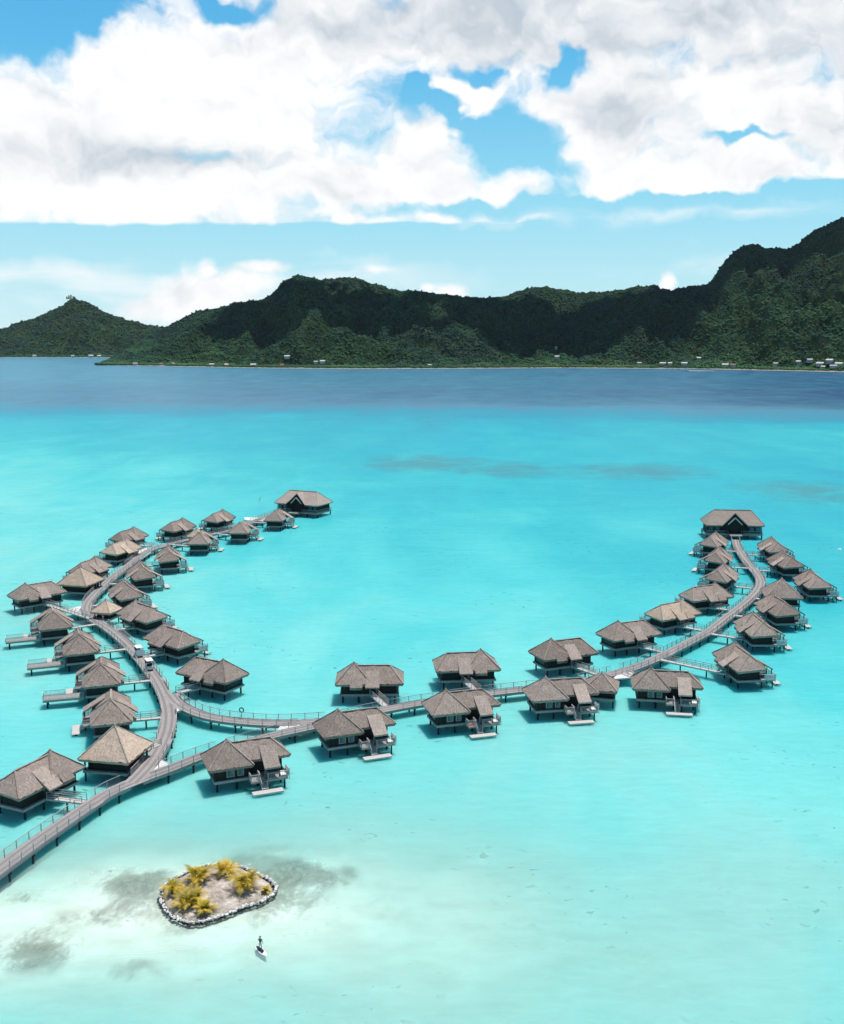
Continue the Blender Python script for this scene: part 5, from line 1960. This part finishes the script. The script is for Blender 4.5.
def paddler(loc, rz, label, group):
    r = empty('person', loc, rz)
    tag(r, label, 'person', group)
    J = {'pelvis': ((0, 0, .92), .125), 'belly': ((.01, 0, 1.05), .115), 'chest': ((.04, 0, 1.28), .14), 'neckb': ((.05, 0, 1.44), .065), 'neck': ((.06, 0, 1.52), .052), 'head0': ((.075, 0, 1.60), .085), 'head1': ((.08, 0, 1.70), .088), 'nose': ((.165, 0, 1.625), .018)}
    E = [('pelvis', 'belly'), ('belly', 'chest'), ('chest', 'neckb'), ('neckb', 'neck'), ('neck', 'head0'), ('head0', 'head1'), ('head0', 'nose')]
    for s, nm in ((1, 'l'), (-1, 'r')):
        J.update({nm + 'hip': ((0, s * .10, .86), .09), nm + 'knee': ((.07, s * .15, .48), .06), nm + 'ankle': ((0, s * .17, .09), .042), nm + 'toe': ((.17, s * .19, .035), .035)})
        E += [('pelvis', nm + 'hip'), (nm + 'hip', nm + 'knee'), (nm + 'knee', nm + 'ankle'), (nm + 'ankle', nm + 'toe')]
    # both hands on the paddle at the person's left
    hands = {'l': ((.12, .42, .98), (.10, .33, 1.13)), 'r': ((.24, .12, 1.40), (.22, -.12, 1.22))}
    for s, nm in ((1, 'l'), (-1, 'r')):
        hp, el_ = hands[nm]
        J.update({nm + 'sh': ((.03, s * .19, 1.40), .062), nm + 'el': (el_, .045), nm + 'wr': (hp, .032)})
        E += [('chest', nm + 'sh'), (nm + 'sh', nm + 'el'), (nm + 'el', nm + 'wr')]
        h = Vector(hp)
        d = (h - Vector(el_)).normalized()
        pm = h + d * .06
        J[nm + 'palm'] = (pm[:], .034)
        E.append((nm + 'wr', nm + 'palm'))
        sdv = d.cross(Vector((0, 0, 1))).normalized()
        for k in range(4):
            f0 = pm + d * .045 + Vector((0, 0, .03 - .02 * k))
            f1 = f0 + (d * .3 + sdv * .9).normalized() * (.045 - .004 * abs(k - 1))
            J['%sf%da' % (nm, k)] = (f0[:], .010)
            J['%sf%db' % (nm, k)] = (f1[:], .008)
            E += [(nm + 'palm', '%sf%da' % (nm, k)), ('%sf%da' % (nm, k), '%sf%db' % (nm, k))]
        tb = pm + Vector((0, 0, .045)) + sdv * .03
        J[nm + 'th'] = (tb[:], .011)
        E.append((nm + 'palm', nm + 'th'))
    skin_mesh('body', J, E, 'pelvis', M['skin'], r)
    # clothes
    skin_mesh('shirt', {'a': ((.01, 0, 1.0), .125), 'b': ((.04, 0, 1.28), .152), 'c': ((.05, 0, 1.43), .085), 'd': ((.03, .20, 1.40), .075), 'e': ((.03, -.20, 1.40), .075), 'd2': ((.06, .26, 1.27), .06), 'e2': ((.12, -.17, 1.30), .06)},
              [('a', 'b'), ('b', 'c'), ('b', 'd'), ('b', 'e'), ('d', 'd2'), ('e', 'e2')], 'b', M['shirt'], r)
    skin_mesh('shorts', {'a': ((0, 0, 1.02), .12), 'b': ((0, 0, .92), .142), 'c': ((0, .10, .84), .108), 'd': ((0, -.10, .84), .108), 'e': ((.06, .145, .52), .085), 'f': ((.06, -.145, .52), .085)},
              [('a', 'b'), ('b', 'c'), ('b', 'd'), ('c', 'e'), ('d', 'f')], 'b', M['shorts'], r)
    bm = bmesh.new()
    bmesh.ops.create_uvsphere(bm, u_segments=14, v_segments=10, radius=.118, matrix=Matrix.Translation((.055, 0, 1.70)) @ Matrix.Diagonal((1.05, .95, 1.0, 1)))
    bmesh.ops.delete(bm, geom=[v for v in bm.verts if v.co.z < 1.60 or (v.co.x > .12 and v.co.z < 1.72)], context='VERTS')
    me = bpy.data.meshes.new('hair'); bm.to_mesh(me); bm.free(); me.materials.append(M['hair'])
    o = bpy.data.objects.new('hair', me); COL.objects.link(o); o.parent = r
    return r


def board(loc, rz, label, group):
    r = empty('paddleboard', loc, rz)
    tag(r, label, 'paddleboard', group)
    L_, W_ = 3.0, .80
    out = []
    for k in range(28):
        t = k / 28 * 2 * math.pi
        x = math.cos(t) * L_ / 2
        y = math.sin(t) * W_ / 2 * (1.0 - .18 * max(0, math.cos(t)))
        out.append((x, y, .10 * max(0, x / (L_ / 2)) ** 3))
    mb = MB()
    top = [(x * .97, y * .93, z + .11) for x, y, z in out]
    mid = [(x, y, z + .06) for x, y, z in out]
    bot = [(x * .95, y * .8, z - .02) for x, y, z in out]
    mb.face(top); mb.face(bot[::-1])
    for A, B in ((bot, mid), (mid, top)):
        for k in range(28):
            j = (k + 1) % 28
            mb.face([A[k], A[j], B[j], B[k]])
    h = mb.build('hull', M['white'], r, False)
    mb = MB()
    pad = [(x * .88 - .06, y * .76, .114 + .0 * z) for x, y, z in out]
    pad2 = [(x, y, z + .012) for x, y, z in pad]
    mb.face(pad2)
    for k in range(28):
        j = (k + 1) % 28
        mb.face([pad[k], pad[j], pad2[j], pad2[k]])
    mb.build('deck_pad', M['navy'], r)
    mb = MB()
    mb.face([(-1.25, -.008, -.02), (-1.05, -.008, -.02), (-1.25, -.008, -.2)]); mb.face([(-1.05, .008, -.02), (-1.25, .008, -.02), (-1.25, .008, -.2)])
    mb.build('fin', M['black'], r)
    return r


def paddle(loc, rz, label, group):
    r = empty('paddle', loc, rz)
    tag(r, label, 'paddle', group)
    a, b = Vector((.27, .13, 1.44)), Vector((-.25, .78, -.05))
    mb = MB(); mb.cyl(a, b, .016, .016, 7); mb.build('shaft', M['black'], r)
    mb = MB(); mb.bar(a + Vector((-.06, .02, .02)), a + Vector((.06, -.02, .02)), .03, .03); mb.build('grip', M['black'], r)
    d = (b - a).normalized()
    mb = MB()
    s = d.cross(Vector((0, 0, 1))).normalized()
    pr = [b - d * .02, b + d * .12 + s * .11, b + d * .38 + s * .13, b + d * .46, b + d * .38 - s * .13, b + d * .12 - s * .11]
    n_ = s.cross(d) * .008
    mb.face([p + n_ for p in pr]); mb.face([p - n_ for p in pr[::-1]])
    for k in range(6):
        j = (k + 1) % 6
        mb.face([pr[k] + n_, pr[k] - n_, pr[j] - n_, pr[j] + n_])
    mb.build('blade', M['black'], r)
    return r


PS = 0.78       # the lagoon is built at this scale to the metre
bd = at(261.5, 951.2, 0.05)
hd = (at(267, 956.5, 0) - at(256.5, 946, 0))
hz = math.atan2(hd.y, hd.x)
b1 = board((bd.x, bd.y, 0.0), hz, 'white paddleboard with navy deck pad on the shallows below the islet', None)
pp = Matrix.Rotation(hz, 4, 'Z') @ Vector((-.30, 0, 0))
pf = at(260.6, 948.8, .1)
p1 = paddler((pf.x, pf.y, .10), hz - 1.0, 'person in dark top and pale shorts standing on the near paddleboard', 'paddlers on the lagoon')
pd1 = paddle((pf.x, pf.y, .10), hz - 1.0 - .9, 'black paddle held by the person near the islet', None)
fb_ = at(259.5, 501.3, 0)
b2 = board((fb_.x, fb_.y, 0), R(8), 'tiny white paddleboard far out left of the left end lodge', None)
p2 = paddler((fb_.x + .2, fb_.y, .10), R(30), 'tiny person on a white board far out beside the left end lodge', 'paddlers on the lagoon')

for o in (b1, p1, pd1, b2, p2):
    o.scale = (PS, PS, PS)

# buoy at the right
by = at(839.5, 550, 0)
bo = empty('buoy', (by.x, by.y, 0))
tag(bo, 'small white buoy floating at the right edge of the lagoon', 'buoy')
mb = MB(); mb.cyl((0, 0, -.3), (0, 0, .15), .45, .5, 12); mb.cyl((0, 0, .15), (0, 0, .55), .5, .22, 12); mb.build('float', M['white'], bo)
mb = MB(); mb.cyl((0, 0, .55), (0, 0, .9), .05, .05, 6); mb.build('mast', M['railwood'], bo)


# ------------------------------------------------------------------ motor boat and its wake
bp_ = at(684, 371.0, 0)
bt = empty('motor_boat', (bp_.x, bp_.y, 0), R(178))
tag(bt, 'white motor boat with wake off the far shore', 'boat')
mb = MB()
secs = [(-6, 1.7, 1.3), (-3, 2.0, 1.4), (1, 1.9, 1.5), (4, 1.2, 1.8), (6.5, .05, 2.1)]
for (xa, wa, ha), (xb, wb, hb) in zip(secs, secs[1:]):
    for s in (-1, 1):
        q = [(xa, s * wa * .5, -.4), (xb, s * wb * .5, -.4), (xb, s * wb, hb), (xa, s * wa, ha)]
        mb.face(q if s < 0 else q[::-1])
    mb.face([(xa, -wa, ha - .2), (xb, -wb, hb - .2), (xb, wb, hb - .2), (xa, wa, ha - .2)])
mb.face([(-6, 1.7, 1.3), (-6, .85, -.4), (-6, -.85, -.4), (-6, -1.7, 1.3)])
mb.build('hull', M['white'], bt)
mb = MB(); mb.box((-2.5, -1.3, 1.25), (1.5, 1.3, 3.2)); mb.box((-3.5, -1.5, 3.2), (1.9, 1.5, 3.35)); cb = mb.build('cabin', M['white'], bt)
mb = MB(); mb.box((1.5, -1.1, 2.0), (1.56, 1.1, 3.0)); mb.box((-2.2, -1.36, 2.0), (1.2, -1.31, 3.0)); mb.build('window', M['glass'], cb)
mb = MB(); mb.box((-6.7, -.4, -.2), (-6.05, .4, 1.5)); mb.build('outboard_motor', M['black'], bt)
mb = MB()
for s in (-1, 1):
    for k in range(14):
        x0, x1 = -5 - k * 2.6, -5 - (k + 1) * 2.6
        y0, y1 = s * (1.2 + k * .45), s * (1.2 + (k + 1) * .45)
        w_ = 1.5 * (1 - k / 15) + .2
        q = [(x0, y0 - w_, .10), (x0, y0 + w_, .10), (x1, y1 + w_, .08), (x1, y1 - w_, .08)]
        mb.face(q[::-1])
        mb.box((x1, min(y0, y1) - w_ * .4, -.05), (x0, max(y0, y1) + w_ * .4, .9 * (1 - k / 16)))
wk = mb.build('wake', plain_mat('white_foam', (.8, .8, .8), .8, .05, 1.0), None, False)
wk.location = bt.location
wk.rotation_euler = bt.rotation_euler
wk['kind'] = 'stuff'
bt.scale = wk.scale = (1.7, 1.7, 1.7)

for key, o in list(PROTO.items()):
    if key not in USED:
        for ch in list(o.children_recursive):
            bpy.data.objects.remove(ch)
        bpy.data.objects.remove(o)

# ------------------------------------------------------------------ thin sea air between here and the island
mb = MB()
mb.box((-21000, -400, -19), (21000, 15000, 640))
hz_o = mb.build('haze', [])
hm = bpy.data.materials.new('sea_air')
hm.use_nodes = True
hnt = hm.node_tree
for n_ in list(hnt.nodes):
    if n_.type != 'OUTPUT_MATERIAL':
        hnt.nodes.remove(n_)
pv = hnt.nodes.new('ShaderNodeVolumePrincipled')
pv.inputs['Color'].default_value = (0.72, 0.86, 1.0, 1)
pv.inputs['Density'].default_value = 0.8e-5
pv.inputs['Anisotropy'].default_value = 0.0
hnt.links.new(pv.outputs[0], hnt.nodes['Material Output'].inputs['Volume'])
hz_o.data.materials.clear()
hz_o.data.materials.append(hm)
hz_o['kind'] = 'stuff'
SC.cycles.volume_bounces = 0
